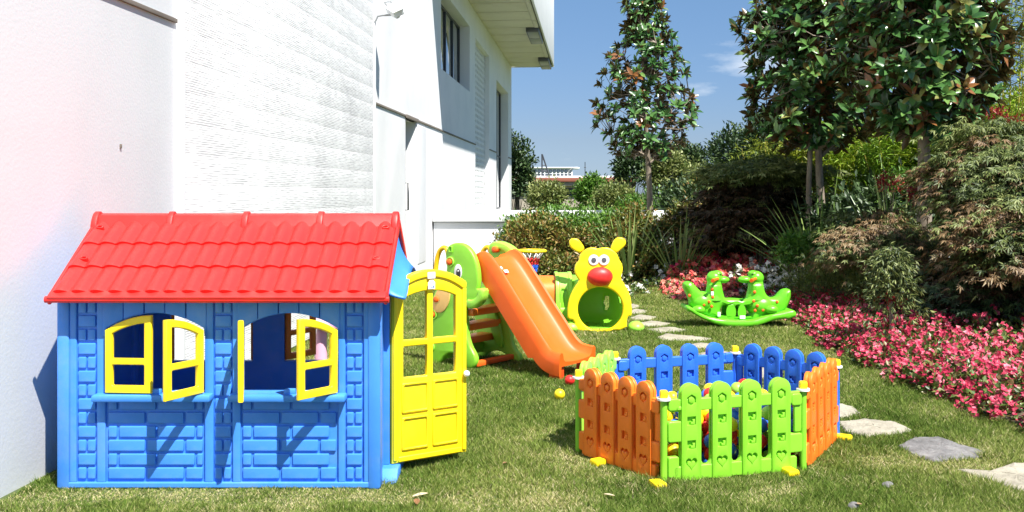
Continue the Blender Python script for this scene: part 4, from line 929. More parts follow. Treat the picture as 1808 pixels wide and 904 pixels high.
# ------------------------------------------------------------------ magnolias
MAG = ramp_leaf('magnolia_leaves', [(.022, .07, .016), (.045, .13, .03), (.085, .20, .05), (.17, .30, .07), (.26, .11, .035)], (.11, .075, .028), .30, .16, .6)
def branch_mesh(segs, mat, name):
    ms = [tube_me('b', p, r, mat, sg) for p, r, sg in segs]; return join(name, ms, mat)
def leaf_obj_mesh(L, Wd):
    V = []; F = []; nn = 6
    for i in range(nn + 1):
        t = i / nn; w_ = Wd * .5 * math.sin(PI * min(.02 + t * .98, 1)) ** .75 * (1 if t < 1 else 0); z = .06 * L * math.sin(PI * t) - .10 * L * t * t
        V += [(t * L, -w_, z + w_ * .35), (t * L, 0, z), (t * L, w_, z + w_ * .35)]
    for i in range(nn):
        a = i * 3; F += [(a, a + 3, a + 4, a + 1), (a + 1, a + 4, a + 5, a + 2)]
    me = mkmesh('leaf', V, F, MAG, True); at = me.attributes.new('rnd', 'FLOAT', 'FACE'); return me
def magnolia(label, base, trunks, cz0, cz1, prof, cx_off, nros, LL, nobj, up=.55, seed=1, limb_r=.03):
    R = random.Random(seed); g = np.random.default_rng(seed)
    t = thing('magnolia_tree', label, 'tree', base, 'magnolia trees in the planting beds')
    bx, by, bz = base; segs = []; limbs = []
    ax = lambda z: (bx + cx_off * max(0, (z - bz) / (cz1 - bz)), by)
    for (dx, dy, r0) in trunks:
        pts = []; top = cz1 * .96
        for k in range(15):
            f = k / 14; z = bz - .1 + (top - bz + .1) * f; a = ax(z); pts.append((bx + dx * (1 - f * .7) + (a[0] - bx) + .03 * math.sin(f * 7 + dx * 30), by + dy * (1 - f) + .02 * math.sin(f * 9), z))
        tm = tube_me('trunk', pts, [r0 * (1 - .8 * (k / 14)) for k in range(15)], BARK, 12); obj('trunk', tm, t)
    rad = lambda f: np.interp(f, [p[0] for p in prof], [p[1] for p in prof])
    # main limbs
    nl = 16
    for i in range(nl):
        f0 = -.06 + .8 * (i / nl); z0 = cz0 + (cz1 - cz0) * f0; th = i * 2.4 + R.random(); f1 = min(f0 + .12 + .22 * R.random(), 1); z1 = cz0 + (cz1 - cz0) * f1; rr = rad(max(f1, 0)) * (.7 + .2 * R.random())
        a = ax(z0); p0 = Vector((a[0], a[1], z0)); p1 = Vector((a[0] + math.cos(th) * rr, a[1] + math.sin(th) * rr, z1)); mid = p0 * .5 + p1 * .5 - Vector((0, 0, .10 * rr))
        pts = [p0, p0 * .6 + mid * .4 + Vector((R.uniform(-.02, .02), 0, 0)), mid, mid * .4 + p1 * .6 + Vector((0, 0, .02)), p1]; segs.append((pts, [limb_r, limb_r * .8, limb_r * .62, limb_r * .42, limb_r * .2], 6)); limbs += [Vector(q) for q in (pts[1], pts[2], pts[3], pts[4], (pts[2] + pts[3]) / 2)]
    for k in range(8):
        z = cz0 + (cz1 - cz0) * k / 8; a = ax(z); limbs.append(Vector((a[0], a[1], z)))
    P = []; D = []; Nn = []; rn = []
    lobes = [(g.random() * 2 * PI, g.random(), .55 + .75 * g.random()) for _ in range(40)]
    for i in range(nros):
        f = g.random() ** (1.15 if bx < 3 else .85); th = g.random() * 2 * PI; q = g.random() ** .42
        lob = 1.0
        for (lt, lf, lm) in lobes:
            w_ = math.exp(-(((th - lt + PI) % (2 * PI) - PI) ** 2) / .12 - ((f - lf) ** 2) / .006)
            lob = lob * (1 - w_) + lm * w_
        rr = rad(f) * q * lob; z = cz0 + (cz1 - cz0) * f; a = ax(z); c = Vector((a[0] + math.cos(th) * rr, a[1] + math.sin(th) * rr, z + g.normal() * .05))
        nb_ = min(limbs, key=lambda l: (l - c).length + (0 if l.z < c.z else .25)); midp = nb_ * .5 + c * .5 - Vector((0, 0, .04)); segs.append(([nb_, midp, c], [.010, .007, .004], 4)) if (c - nb_).length > .05 else None
        out = Vector((math.cos(th) * (.35 + .65 * q), math.sin(th) * (.35 + .65 * q), up)).normalized(); s_ = out.orthogonal().normalized(); s2 = out.cross(s_)
        nlv = R.randint(8, 12); ph0 = R.random() * 6; tone = g.random()
        for k in range(nlv):
            an = ph0 + k * 2.4; ti = .35 + 1.05 * (1 - k / nlv) + R.uniform(-.35, .35); d = (out * math.cos(ti) + (s_ * math.cos(an) + s2 * math.sin(an)) * math.sin(ti)).normalized()
            nn = out - d * out.dot(d) + Vector((R.gauss(0, .35), R.gauss(0, .35), R.gauss(.2, .3))); nn = (nn - d * nn.dot(d)).normalized(); ll = LL * R.uniform(.7, 1.1) * (.75 + .25 * k / nlv if ti < .6 else 1)
            P.append(c - out * (.05 * (k % 4) * LL * 4 * .5)); D.append(d); Nn.append(nn); rn.append((1. if tone > .90 and g.random() < .6 else min(.8, max(0, .55 * tone + .45 * g.random() - .08)), ll))
    obj('branches', branch_mesh(segs, BARK, 'branches'), t)
    P = np.array(P); D = np.array(D); Nn = np.array(Nn); rn = np.array(rn)
    dist = P[:, 1] + abs(P[:, 0] - 0) * .0 - .35 * ((P[:, 2] - 1.4) * 0); front = np.argsort(P[:, 1] + .8 * (P[:, 2] > 1.4 + .213 * P[:, 1]) + g.random(len(P)) * .25)
    sel = np.zeros(len(P), bool)
    if nobj:
        sel[front[:nobj]] = True
        var = []
        for vv in range(4):
            lm_ = leaf_obj_mesh(LL, LL * .42); lm_.attributes['rnd'].data.foreach_set('value', [.2 + .22 * vv] * len(lm_.polygons)); var.append(lm_)
        for i in np.nonzero(sel)[0]:
            d = Vector(D[i]); nn = Vector(Nn[i]); y_ = nn.cross(d); s_ = rn[i, 1] / LL
            M = Matrix(((d.x * s_, y_.x * s_, nn.x * s_, P[i, 0]), (d.y * s_, y_.y * s_, nn.y * s_, P[i, 1]), (d.z * s_, y_.z * s_, nn.z * s_, P[i, 2]), (0, 0, 0, 1)))
            inst('leaf', var[min(3, int(rn[i, 0] * 4))], M, t)
    s = ~sel
    obj('foliage', oval('foliage', P[s], D[s], Nn[s], rn[s, 1], rn[s, 1] * .42, MAG, rn[s, 0]), t, kind='stuff'); return t
def atp(px, Yd): return (px - 904) / FPX * Yd
magnolia('slender magnolia standing alone against the sky in the middle of the picture', (atp(1147, 16.2), 16.2, .3), [(0, 0, .062)], 2.05, 5.05,
         [(0, .4), (.08, .74), (.2, .94), (.35, .88), (.5, .64), (.7, .46), (.85, .32), (1, .12)], -.12, 370, .165, 0, .6, 3, .022)
magnolia('broad magnolia with twin trunks and dense crown left of the darkest magnolia', (atp(1450, 13.3), 13.3, .19), [(-.12, .06, .052), (.055, 0, .072)], 2.02, 4.5,
         [(0, .56), (.1, .94), (.3, 1.06), (.55, 1.06), (.8, .84), (1, .4)], -.12, 660, .19, 290, .5, 8, .032)
magnolia('largest magnolia with a thick dark crown at the upper right', (atp(1628, 10.6), 10.6, .35), [(0, 0, .095)], 2.02, 4.5,
         [(0, .38), (.1, .70), (.3, .90), (.5, .94), (.75, .90), (.9, .7), (1, .4)], .02, 740, .185, 295, .45, 12, .036)
# ------------------------------------------------------------------ shrubs
def clump_points(c, rad, ncl, per, sig, R, flat=0., hollow=.55, low=-.6):
    u = rdir(ncl * 3); u = u[u[:, 2] > low][:ncl]; q = hollow + (1 - hollow) * R.random(len(u)) ** .6; ir = .82 + .36 * R.random(len(u))
    cc = np.array(c) + u * np.array(rad) * (q * ir)[:, None]; m = len(cc); tone = R.random(m)
    P = np.repeat(cc, per, 0) + R.normal(size=(m * per, 3)) * np.array([sig, sig, sig * (1 - flat)]); return P, np.repeat(u, per, 0), np.repeat(tone, per), cc
def shrub(name, label, cat, c, rad, ncl, per, L, W, mat, sig=.07, seed=0, group=None, upb=.4, stems=True, flat=0., hollow=.5, stem_mat=None, droop=.12, tonew=.5, gz=None):
    R = np.random.default_rng(seed); c = list(c); g = bedz(c[0], c[1]) if gz is None else gz
    t = thing(name, label, cat, (c[0], c[1], g), group)
    P, U, tone, cc = clump_points(c, rad, ncl, per, sig, R, flat, hollow); P[:, 2] = np.maximum(P[:, 2], g + .02)
    D = unit(U * .8 + R.normal(size=P.shape) * .7 + np.array([0, 0, upb])); Nn = unit(np.array([0, 0, 1.]) + U * .5 + R.normal(size=P.shape) * .4)
    rn = np.clip(tone * tonew + R.random(len(P)) * (1 - tonew), 0, 1)
    obj('foliage', leaves('foliage', P, D, Nn, L * (.6 + .7 * R.random(len(P))), W * (.7 + .5 * R.random(len(P))), mat, rn, droop=droop), t, kind='stuff')
    if stems:
        segs = []; k = max(6, len(cc) // 6)
        for q in cc[::max(1, len(cc) // k)][:40]:
            b = Vector((c[0] + R.normal() * .04, c[1] + R.normal() * .04, g - .02)); e = Vector(q); m_ = b * .45 + e * .55 + Vector((0, 0, .08 * rad[2])); segs.append(([b, m_, e], [.012, .007, .003], 4))
        obj('stems', branch_mesh(segs, stem_mat or BARK2, 'stems'), t)
    return t
HEDGE = ramp_leaf('bronze_green_leaves', [(.03, .06, .012), (.08, .13, .022), (.17, .19, .03), (.27, .14, .045), (.36, .32, .07)], None, .45, .2)
LIME = ramp_leaf('fresh_green_leaves', [(.03, .08, .012), (.07, .17, .02), (.13, .27, .03), (.20, .34, .05)], None, .45, .3)
OLIVE = ramp_leaf('olive_leaves', [(.05, .09, .02), (.13, .18, .04), (.24, .27, .08), (.34, .36, .14)], None, .5, .25)
YELG = ramp_leaf('yellow_green_leaves', [(.09, .14, .015), (.18, .24, .02), (.30, .35, .03), (.45, .45, .05)], None, .45, .35)
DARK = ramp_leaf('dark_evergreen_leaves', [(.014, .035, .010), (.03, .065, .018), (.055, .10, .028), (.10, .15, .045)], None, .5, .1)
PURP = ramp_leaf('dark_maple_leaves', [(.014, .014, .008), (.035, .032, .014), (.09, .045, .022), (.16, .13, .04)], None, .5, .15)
MAPG = ramp_leaf('green_grey_maple_leaves', [(.022, .042, .012), (.07, .105, .024), (.17, .21, .055), (.36, .39, .14)], None, .5, .25)
MAPB = ramp_leaf('rusty_maple_leaves', [(.07, .04, .02), (.17, .10, .042), (.28, .18, .085), (.36, .30, .16)], None, .5, .25)
MAPR = ramp_leaf('red_leaves', [(.12, .01, .01), (.30, .02, .02), (.45, .05, .03)], None, .5, .25)
CON = ramp_leaf('conifer_needles', [(.03, .05, .012), (.08, .12, .02), (.16, .20, .035), (.26, .27, .06)], None, .5, .1)
PHO = ramp_leaf('sword_leaf', [(.06, .13, .03), (.15, .26, .06), (.30, .40, .12), (.50, .54, .25)], None, .4, .2)
SH = lambda px, py, Yd: (atp(px, Yd), Yd, CAMH + (341 - py) / FPX * Yd)
# hedge of bronze and green shrubs in front of the low wall
hed = [(922, 448, 15.2, .36, .50, HEDGE, 'bronze green shrub low against the white building wall'), (962, 432, 15.5, .50, .48, HEDGE, 'bronze leaved shrub behind the basketball ring'),
       (1015, 445, 15.3, .58, .42, HEDGE, 'wide bronze shrub between the basketball ring and the yellow face'), (1085, 445, 15.3, .50, .45, HEDGE, 'bronze shrub right behind the yellow face'),
       (1140, 462, 15.2, .42, .30, HEDGE, 'low bronze shrub at the foot of the slender magnolia'), (975, 474, 14.9, .45, .18, HEDGE, 'low trailing shrub at the lawn edge behind the slide'),
       (932, 410, 15.9, .36, .22, LIME, 'bright green shrub beside the building corner'), (972, 405, 15.9, .50, .20, LIME, 'bright green shrub on top of the hedge left of the sword plant'), (1035, 408, 15.8, .5, .21, LIME, 'bright green shrub right of centre behind the hedge')]
for i, (px, py, Yd, rx, rz, m_, lab) in enumerate(hed + [(1090, 402, 15.9, .38, .20, LIME, 'green shrub left of the slender magnolia trunk against the low wall'), (1215, 400, 15.7, .45, .33, HEDGE, 'bronze shrub hiding the low wall right of the slender magnolia'), (1120, 405, 15.7, .35, .30, HEDGE, 'bronze shrub around the left sword-leaved plant')]):
    shrub('hedge_shrub', lab, 'shrub', SH(px, py, Yd), (rx, .45, rz), 150, 26, .075, .038, m_, .075, 100 + i, 'shrubs in front of the low garden wall', hollow=.45)
# japanese maples: lacy fingered leaves in drooping tiers
def maple(label, c, rad, npad, per, mat, seed, Lf=.09, trunk=None, mat2=None, frac2=.0, droop=.5, name='japanese_maple', hollow=.35, group='lace-leaf maples in the right bed', low=-.75):
    R = np.random.default_rng(seed); c = list(c); g = bedz(c[0], c[1]); t = thing(name, label, 'tree', (c[0], c[1], g), group)
    u = unit(R.normal(size=(npad * 3, 3))); u = u[u[:, 2] > low][:npad]; q = hollow + (1 - hollow) * R.random(len(u)) ** .55
    cc = np.array(c) + u * np.array(rad) * (q * (.62 + .66 * R.random(len(u))))[:, None]; cc[:, 2] = np.round(cc[:, 2] / .15) * .15 + R.normal(size=len(cc)) * .018; cc[:, 2] = np.maximum(cc[:, 2], g + .05); m = len(cc); tone = R.random(m)
    P = np.repeat(cc, per, 0); off = R.normal(size=P.shape) * np.array([.15, .12, .022]); off[:, 2] -= .42 * np.hypot(off[:, 0], off[:, 1]); P = P + off; U = np.repeat(u, per, 0); tone = np.repeat(tone, per)
    P[:, 2] = np.maximum(P[:, 2], g + .03)
    D0 = unit(U * np.array([1, 1, .2]) + off * 4 + R.normal(size=P.shape) * .35 + np.array([0, 0, -droop])); Nn = unit(np.array([0, 0, 1.]) + .5 * U + R.normal(size=P.shape) * .35)
    Sd = unit(np.cross(D0, Nn)); PP = []; DD = []; NN = []; LL = []; rr = []
    for a in (-1.25, -.65, 0, .65, 1.25):
        PP.append(P); DD.append(D0 * math.cos(a) + Sd * math.sin(a)); NN.append(Nn); LL.append(Lf * (1 - .22 * abs(a)) * (.7 + .6 * R.random(len(P)))); rr.append(np.clip(.5 * tone + .5 * R.random(len(P)) + .0, 0, 1))
    PP = np.concatenate(PP); DD = np.concatenate(DD); NN = np.concatenate(NN); LL = np.concatenate(LL); rr = np.concatenate(rr)
    if mat2:
        s = np.tile(R.random(m).repeat(per) < frac2, 5)
        obj('foliage', leaves('foliage', PP[~s], DD[~s], NN[~s], LL[~s], LL[~s] * .22, mat, rr[~s]), t, kind='stuff'); obj('foliage', leaves('foliage', PP[s], DD[s], NN[s], LL[s], LL[s] * .22, mat2, rr[s]), t, kind='stuff')
    else: obj('foliage', leaves('foliage', PP, DD, NN, LL, LL * .22, mat, rr), t, kind='stuff')
    segs = []; b = Vector((c[0] + (trunk or 0), c[1] + .05, g - .03)); fork = Vector((c[0] + (trunk or 0) * .5, c[1], g + (c[2] - g) * .55))
    obj('trunk', tube_me('trunk', [b, b * .5 + fork * .5 + Vector((.03, 0, 0)), fork], [.035, .028, .022], BARK2, 8), t)
    for q_ in cc[::max(1, m // 34)]:
        e = Vector(q_); mid = fork * .5 + e * .5 + Vector((0, 0, .12 * rad[2])); segs.append(([fork, mid, e], [.014, .008, .003], 4))
    obj('branches', branch_mesh(segs, BARK2, 'branches'), t); return t
maple('dark purple green maple casting deep shade left of the twin-trunk magnolia', SH(1335, 372, 14.6), (.80, .8, .62), 260, 34, PURP, 21, .11, 0, MAPG, .05, .3)
maple('flat olive topped maple canopy above the dark purple one', SH(1342, 303, 14.3), (.80, .7, .20), 150, 36, OLIVE, 22, .10, 0, None, 0, .2, low=-.1)
maple('tall grey green lace-leaf maple filling the right edge of the photo', SH(1768, 310, 9.2), (.62, .7, .56), 240, 60, MAPG, 23, .075, .1, MAPB, .18, .6)
maple('rust tinged lace-leaf maple low at the far right under the tall one', SH(1800, 410, 8.6), (.50, .5, .40), 120, 56, MAPB, 24, .072, .05, MAPG, .4, .6)
maple('rounded brown lace-leaf maple between the two magnolia trunks', SH(1545, 425, 10.6), (.50, .5, .36), 120, 60, MAPB, 25, .068, 0, MAPG, .45, .8)
maple('grey weeping lace-leaf maple in front of the thick magnolia trunk', SH(1600, 452, 10.2), (.36, .35, .28), 50, 55, MAPG, 26, .068, 0, MAPB, .3, .9)
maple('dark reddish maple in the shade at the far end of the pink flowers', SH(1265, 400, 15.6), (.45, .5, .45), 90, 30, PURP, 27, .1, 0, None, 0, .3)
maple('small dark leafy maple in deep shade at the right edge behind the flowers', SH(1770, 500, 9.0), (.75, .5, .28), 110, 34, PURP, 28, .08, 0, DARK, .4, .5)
# slim standard maple with its own stem in the flowers
sx_, sy_ = atp(1573, 8.35), 8.35; sz = bedz(sx_, sy_)
stt = thing('standard_maple', 'slim young weeping maple on a thin bare stem standing in the pink flowers', 'tree', (sx_, sy_, sz))
tube('trunk', [(sx_, sy_, sz - .03), (sx_ + .006, sy_, sz + .22), (sx_ - .004, sy_, sz + .45), (sx_, sy_, sz + .90)], [.019, .017, .015, .010], BARK, stt, 10)
tube('support_stake', [(sx_ + .018, sy_ + .03, sz - .02), (sx_ + .02, sy_ + .03, sz + .5)], .008, BARK2, stt, 6)
R = np.random.default_rng(5); n = 950
P = np.stack([sx_ + R.normal(size=n) * .10 + .03 * np.sin(np.arange(n)), sy_ + R.normal(size=n) * .10, 0 * R.random(n)], 1); rr_ = np.hypot(P[:, 0] - sx_, P[:, 1] - sy_); P[:, 2] = sz + .93 - rr_ ** 1.5 * 2.6 * (.5 + R.random(n)) - R.random(n) ** 1.6 * .38
D = unit(np.stack([(P[:, 0] - sx_) * 3, (P[:, 1] - sy_) * 3, -np.ones(n) * .8], 1) + R.normal(size=(n, 3)) * .3)
PP = np.repeat(P, 4, 0); DD = unit(np.repeat(D, 4, 0) + R.normal(size=(n * 4, 3)) * .45)
obj('foliage', leaves('foliage', PP, DD, rdir(n * 4), .060, .014, MAPG, R.random(n * 4) * .95), stt, kind='stuff')
n = 60; P = np.stack([sx_ + R.normal(size=n) * .05, sy_ + R.normal(size=n) * .05, sz + .47 + R.normal(size=n) * .025], 1)
obj('red_foliage', leaves('red_foliage', P, rdir(n), rdir(n), .05, .02, MAPR, R.random(n)), stt, kind='stuff')
# dwarf conifers
for i, (px, py, Yd, rx, rz, lab) in enumerate([(1475, 497, 11.4, .55, .20, 'low spreading yellow green conifer beside the twin magnolia trunks'), (1560, 500, 10.4, .42, .18, 'low spreading conifer between the magnolia trunks in front of the brown maple'), (1690, 492, 10.2, .55, .18, 'low spreading conifer right of the thick magnolia trunk')]):
    shrub('dwarf_conifer', lab, 'shrub', SH(px, py, Yd), (rx, .45, rz), 130, 44, .045, .010, CON, .06, 200 + i, 'dwarf conifers behind the pink flowers', .9)
shrub('green_shrub', 'bright green leafy shrub left of the twin magnolia trunks above the red flowers', 'shrub', SH(1412, 445, 12.6), (.26, .3, .24), 60, 24, .07, .035, LIME, .05, 210)
shrub('nandina', 'green shrub with a few red tips behind the brown maple', 'shrub', SH(1590, 350, 12.5), (.30, .3, .4), 60, 22, .07, .02, LIME, .05, 211)
for i, (px, py, Yd, r) in enumerate([(1568, 325, 12.0, .07), (1750, 205, 11.5, .09), (1790, 220, 11.5, .08), (1615, 345, 11.5, .05)]):
    shrub('red_leaf_shrub', ['small tuft of red leaves above the sword plant', 'left tuft of red leaves high by the bamboo', 'right tuft of red leaves high by the bamboo', 'faint red tuft beside the thick magnolia trunk'][i], 'shrub', SH(px, py, Yd), (r * 1.6, r, r), 14, 16, .06, .02, MAPR, .035, 220 + i, 'tufts of red leaves among the shrubs', stems=True)
# bamboo
def bamboo(label, px0, px1, pyb, pyt, Yd, nc, seed, mat, dep=.8, per=150):
    R = np.random.default_rng(seed); xs = [atp(p, Yd) for p in (px0, px1)]; zt = CAMH + (341 - pyt) / FPX * Yd; zb_ = CAMH + (341 - pyb) / FPX * Yd; cx = sum(xs) / 2; g = bedz(cx, min(Yd, 15.9)) if Yd < 16 else 0
    t = thing('bamboo', label, 'bamboo', (cx, Yd, g), 'bamboo clumps behind the right bed'); P = []; culms = []
    for i in range(nc):
        x = R.uniform(*xs); y = Yd + R.uniform(-dep, dep) * .5; h = zb_ + (zt - zb_) * R.uniform(.7, 1.05); dx = R.normal() * .18; culms.append((x, y, h, dx))
        f = R.random(per) ** .7; P.append(np.stack([x + dx * f ** 2 + R.normal(size=per) * .14, y + R.normal(size=per) * .14, zb_ + (h - zb_) * f + R.normal(size=per) * .05], 1))
        o = tube_me('culm', [(x, y, g - .02), (x + dx * .25, y, g + (h - g) * .5), (x + dx, y, h)], [.011, .009, .004], YELGP, 5); inst('culm', o, Matrix.Identity(4), t)
    P = np.concatenate(P); n = len(P); D = unit(R.normal(size=(n, 3)) * np.array([1, 1, .5]) + np.array([0, 0, -.25])); Nn = unit(R.normal(size=(n, 3)) * .5 + np.array([0, 0, 1]))
    cl = vnoise(P[:, 0] + 40, P[:, 2] + 40, .22, seed); obj('foliage', leaves('foliage', P, D, Nn, .13 * (.6 + .7 * R.random(n)), .018, mat, np.clip(cl * .7 + R.random(n) * .45 - .08, 0, 1)), t, kind='stuff')
YELGP = plastic('bamboo_culm', (.45, .38, .06), .5, .1, .2)
BAMG = ramp_leaf('bamboo_leaves', [(.06, .15, .012), (.16, .30, .02), (.30, .45, .03), (.50, .56, .05)], None, .45, .35)
bamboo('yellowish bamboo clump left of the twin magnolia trunks', 1345, 1450, 330, 235, 15.2, 18, 31, YELG)
bamboo('golden green bamboo clump between the magnolia trunks', 1455, 1560, 380, 215, 14.9, 34, 32, BAMG, per=260)
bamboo('fresh green bamboo clump right behind the thick magnolia trunk', 1560, 1680, 370, 195, 13.9, 36, 33, BAMG, per=260)
bamboo('bright bamboo clump above the tall lace-leaf maple', 1680, 1830, 300, 180, 13.2, 32, 34, BAMG, per=240)
bamboo('tall thin yellow bamboo reaching out of the top right corner', 1768, 1840, 190, -60, 12.8, 9, 35, YELG, .3, per=170)
# sword-leaved plants: every big leaf is a part
def sword(label, px, py, Yd, n, Lm, seed, lean=.6, mats=PHO, wd=.038, droop=.35):
    R = random.Random(seed); x = atp(px, Yd); g = bedz(x, Yd); z = max(g, 0); t = thing('sword_plant', label, 'plant', (x, Yd, z), 'sword-leaved plants among the shrubs')
    for i in range(n):
        th = i * 2.4 + R.random(); ti = R.uniform(.08, lean * 1.25); L = Lm * R.uniform(.65, 1.05); V = []; F = []; d = Vector((math.cos(th) * math.sin(ti), math.sin(th) * math.sin(ti), math.cos(ti))); s_ = Vector((-math.sin(th), math.cos(th), 0)); nn = d.cross(s_); K = 7; p = Vector((x, Yd, z - .02)) + Vector((math.cos(th), math.sin(th), 0)) * .05
        for k in range(K + 1):
            f = k / K; w_ = wd * (.65 + .5 * math.sin(PI * min(f * 1.1 + .12, 1))) * (1 - f ** 4) * .5 + .001; V += [p - s_ * w_ + nn * (-w_ * .45), p, p + s_ * w_ + nn * (-w_ * .45)]; d = (d + Vector((math.cos(th), math.sin(th), -1.0)) * (droop * ti * f * .28)).normalized(); p = p + d * (L / K)
        for k in range(K): a = k * 3; F += [(a, a + 1, a + 4, a + 3), (a + 1, a + 2, a + 5, a + 4)]
        me = mkmesh('leaf', V, F, mats, True); at = me.attributes.new('rnd', 'FLOAT', 'FACE'); b_ = R.random(); at.data.foreach_set('value', [min(1, max(0, b_ * .6 + (.35 if (q % 2 == 0) else 0))) for q in range(len(F))]); inst('leaf', me, Matrix.Identity(4), t)
sword('sword-leaved plant left of the slender magnolia trunk', 1110, 430, 14.9, 44, 1.42, 41)
sword('sword-leaved plant right of the slender magnolia trunk in half shade', 1200, 440, 14.7, 36, 1.25, 42, .7)
sword('pale striped sword-leaved plant behind the twin magnolia trunks', 1450, 440, 12.9, 52, 1.6, 43, .80, wd=.05)
sword('upright grey green sword-leaved plant behind the brown maple', 1585, 380, 11.9, 30, 1.55, 44, .4, wd=.06)
sword('arching sword-leaved plant low right of the thick magnolia trunk', 1650, 480, 10.5, 28, .62, 45, 1.0, droop=.9, wd=.028)
# ------------------------------------------------------------------ flowers
FL_G = ramp_leaf('begonia_leaves', [(.03, .06, .012), (.07, .13, .02), (.14, .20, .04), (.22, .15, .06)], None, .4, .2)
PINK = ramp_leaf('pink_petals', [(.28, .006, .04), (.52, .025, .08), (.70, .07, .14), (.82, .28, .34)], None, .5, .3)
SALM = ramp_leaf('salmon_petals', [(.52, .03, .04), (.72, .11, .09), (.80, .26, .18), (.84, .50, .36)], None, .5, .3)
REDF = ramp_leaf('crimson_petals', [(.25, .006, .02), (.45, .015, .04), (.6, .04, .07)], None, .5, .3)
WHTF = ramp_leaf('white_petals', [(.62, .60, .50), (.80, .79, .74), (.85, .85, .82)], None, .5, .3)
def blossoms(P, size, mat, R, rn=None):
    n = len(P); out = unit(R.normal(size=(n, 3)) * .6 + np.array([0, -.45, .9])); s1 = unit(np.cross(out, R.normal(size=(n, 3)))); s2 = np.cross(out, s1); PP = []; DD = []; NN = []; rr = []
    rn = R.random(n) if rn is None else rn
    for k in range(4):
        a = k * PI / 2; d = s1 * math.cos(a) + s2 * math.sin(a) + out * .35; PP.append(P); DD.append(d); NN.append(out); rr.append(np.clip(rn + (R.random(n) - .5) * .3, 0, 1))
    n4 = n * 4; return leaves('blossoms', np.concatenate(PP), np.concatenate(DD), np.concatenate(NN), np.tile(size * (.7 + .6 * R.random(n)), 4), np.tile(size * .95, 4 * n) if np.ndim(size) == 0 else np.tile(size, 4), mat, np.concatenate(rr), .1, .1)
def flowerbed(name, label, region, n_cl, hgt, mats, seed, size=.021, leafL=.045, per=15, lper=20, csig=.05, group=None):
    """region(R,n) -> x,y ; plants as small domes of leaves with blossoms on top"""
    R = np.random.default_rng(seed); x, y = region(R, n_cl); kp = vnoise(x + 60, y + 60, .32, seed) > .13; x = x[kp]; y = y[kp]; d = edge_dist(x, y); z = .014 + .34 * (lambda t: t * t * (3 - 2 * t))(np.clip(d / 3.2, 0, 1)); n = len(x)
    h = hgt * (.55 + .6 * R.random(n) + .25 * vnoise(x + 60, y + 60, .5, seed + 1)) * np.clip(.62 + d * 1.3, 0, 1)
    g = bpy.data.objects.new(name, None); g['label'] = label; g['category'] = 'flower bed'; g['group'] = group or 'flower beds beside the lawn'; cx, cy = float(x.mean()), float(y.mean()); link(g, None, Matrix.Translation((cx, cy, bedz(cx, cy))))
    u = unit(R.normal(size=(n * lper, 3))); u[:, 2] = np.abs(u[:, 2]); c = np.repeat(np.stack([x, y, z], 1), lper, 0); hh = np.repeat(h, lper)
    P = c + u * np.stack([np.full(len(u), .095), np.full(len(u), .095), hh * .85], 1) * (R.random(len(u)) ** .4)[:, None]
    obj('foliage', leaves('foliage', P, unit(u + R.normal(size=u.shape) * .5), unit(np.array([0, 0, 1.]) + R.normal(size=u.shape) * .4), leafL * (.7 + .6 * R.random(len(u))), leafL * .75, FL_G, np.clip(R.random(len(u)), 0, 1)), g, kind='stuff')
    # blossoms in small bunches
    tot = 0
    for mat, frac in mats:
        nb_ = int(n * per * frac / 4); k = R.integers(0, n, nb_); u = unit(R.normal(size=(nb_, 3)) * np.array([1, 1, .8])); u[:, 2] = np.abs(u[:, 2])
        c0 = np.stack([x[k], y[k], z[k]], 1) + u * np.stack([np.full(nb_, .10), np.full(nb_, .10), h[k] * .98], 1); tn = R.random(nb_); P = np.repeat(c0, 4, 0) + R.normal(size=(nb_ * 4, 3)) * .015
        obj('blossoms', blossoms(P, size, mat, R, np.clip(np.repeat(tn, 4) * .7 + R.random(nb_ * 4) * .35, 0, 1)), g, kind='stuff')
    return g
def along(y0, y1, d0, d1):
    def f(R, n):
        y = y0 + (y1 - y0) * R.random(n); ex_ = np.interp(y, [e[1] for e in EDGE[:12]], [e[0] for e in EDGE[:12]]); d = d0 + (d1 - d0) * R.random(n); return ex_ + d + .03 * np.sin(y * 7), y
    return f
def poly_px(pts, zref=.1):
    Q = [((px - 904) / (py - 341) * (CAMH - zref), FPX * (CAMH - zref) / (py - 341)) for px, py in pts]
    def f(R, n):
        xs = [q[0] for q in Q]; ys = [q[1] for q in Q]; X = R.uniform(min(xs), max(xs), n * 6); Y = R.uniform(min(ys), max(ys), n * 6); k = inpoly(X, Y, Q); return X[k][:n], Y[k][:n]
    return f
flowerbed('flower_bed', 'long bed of bright pink begonias along the right side of the lawn', along(4.3, 10.9, .0, 1.25), 1420, .21, [(PINK, 1.0)], 51, .021, .042, 13, 22)
flowerbed('flower_bed', 'dark pink begonias thinning out in the shade of the right maples', along(6.5, 10.6, 1.2, 2.1), 330, .20, [(PINK, .7), (REDF, .3)], 52, .021, .045, 8, 18)
flowerbed('flower_bed', 'deep crimson begonias behind the tail of the green rocker', along(10.9, 12.7, .05, .7), 130, .18, [(REDF, .8), (PINK, .2)], 53, .024, .05, 15, 18)
flowerbed('flower_bed', 'salmon pink flowers behind the heads of the green rocker', poly_px([(1172, 492), (1200, 505), (1270, 502), (1330, 492), (1410, 478), (1415, 462), (1340, 462), (1250, 470), (1190, 474)], .2), 560, .32, [(SALM, .85), (PINK, .15)], 54, .034, .05, 22, 18)
flowerbed('flower_bed', 'crimson flowers in the shade under the dark maple', poly_px([(1210, 458), (1300, 458), (1380, 454), (1370, 447), (1260, 447)], .3), 260, .28, [(REDF, 1.0)], 55, .032, .05, 18, 16)
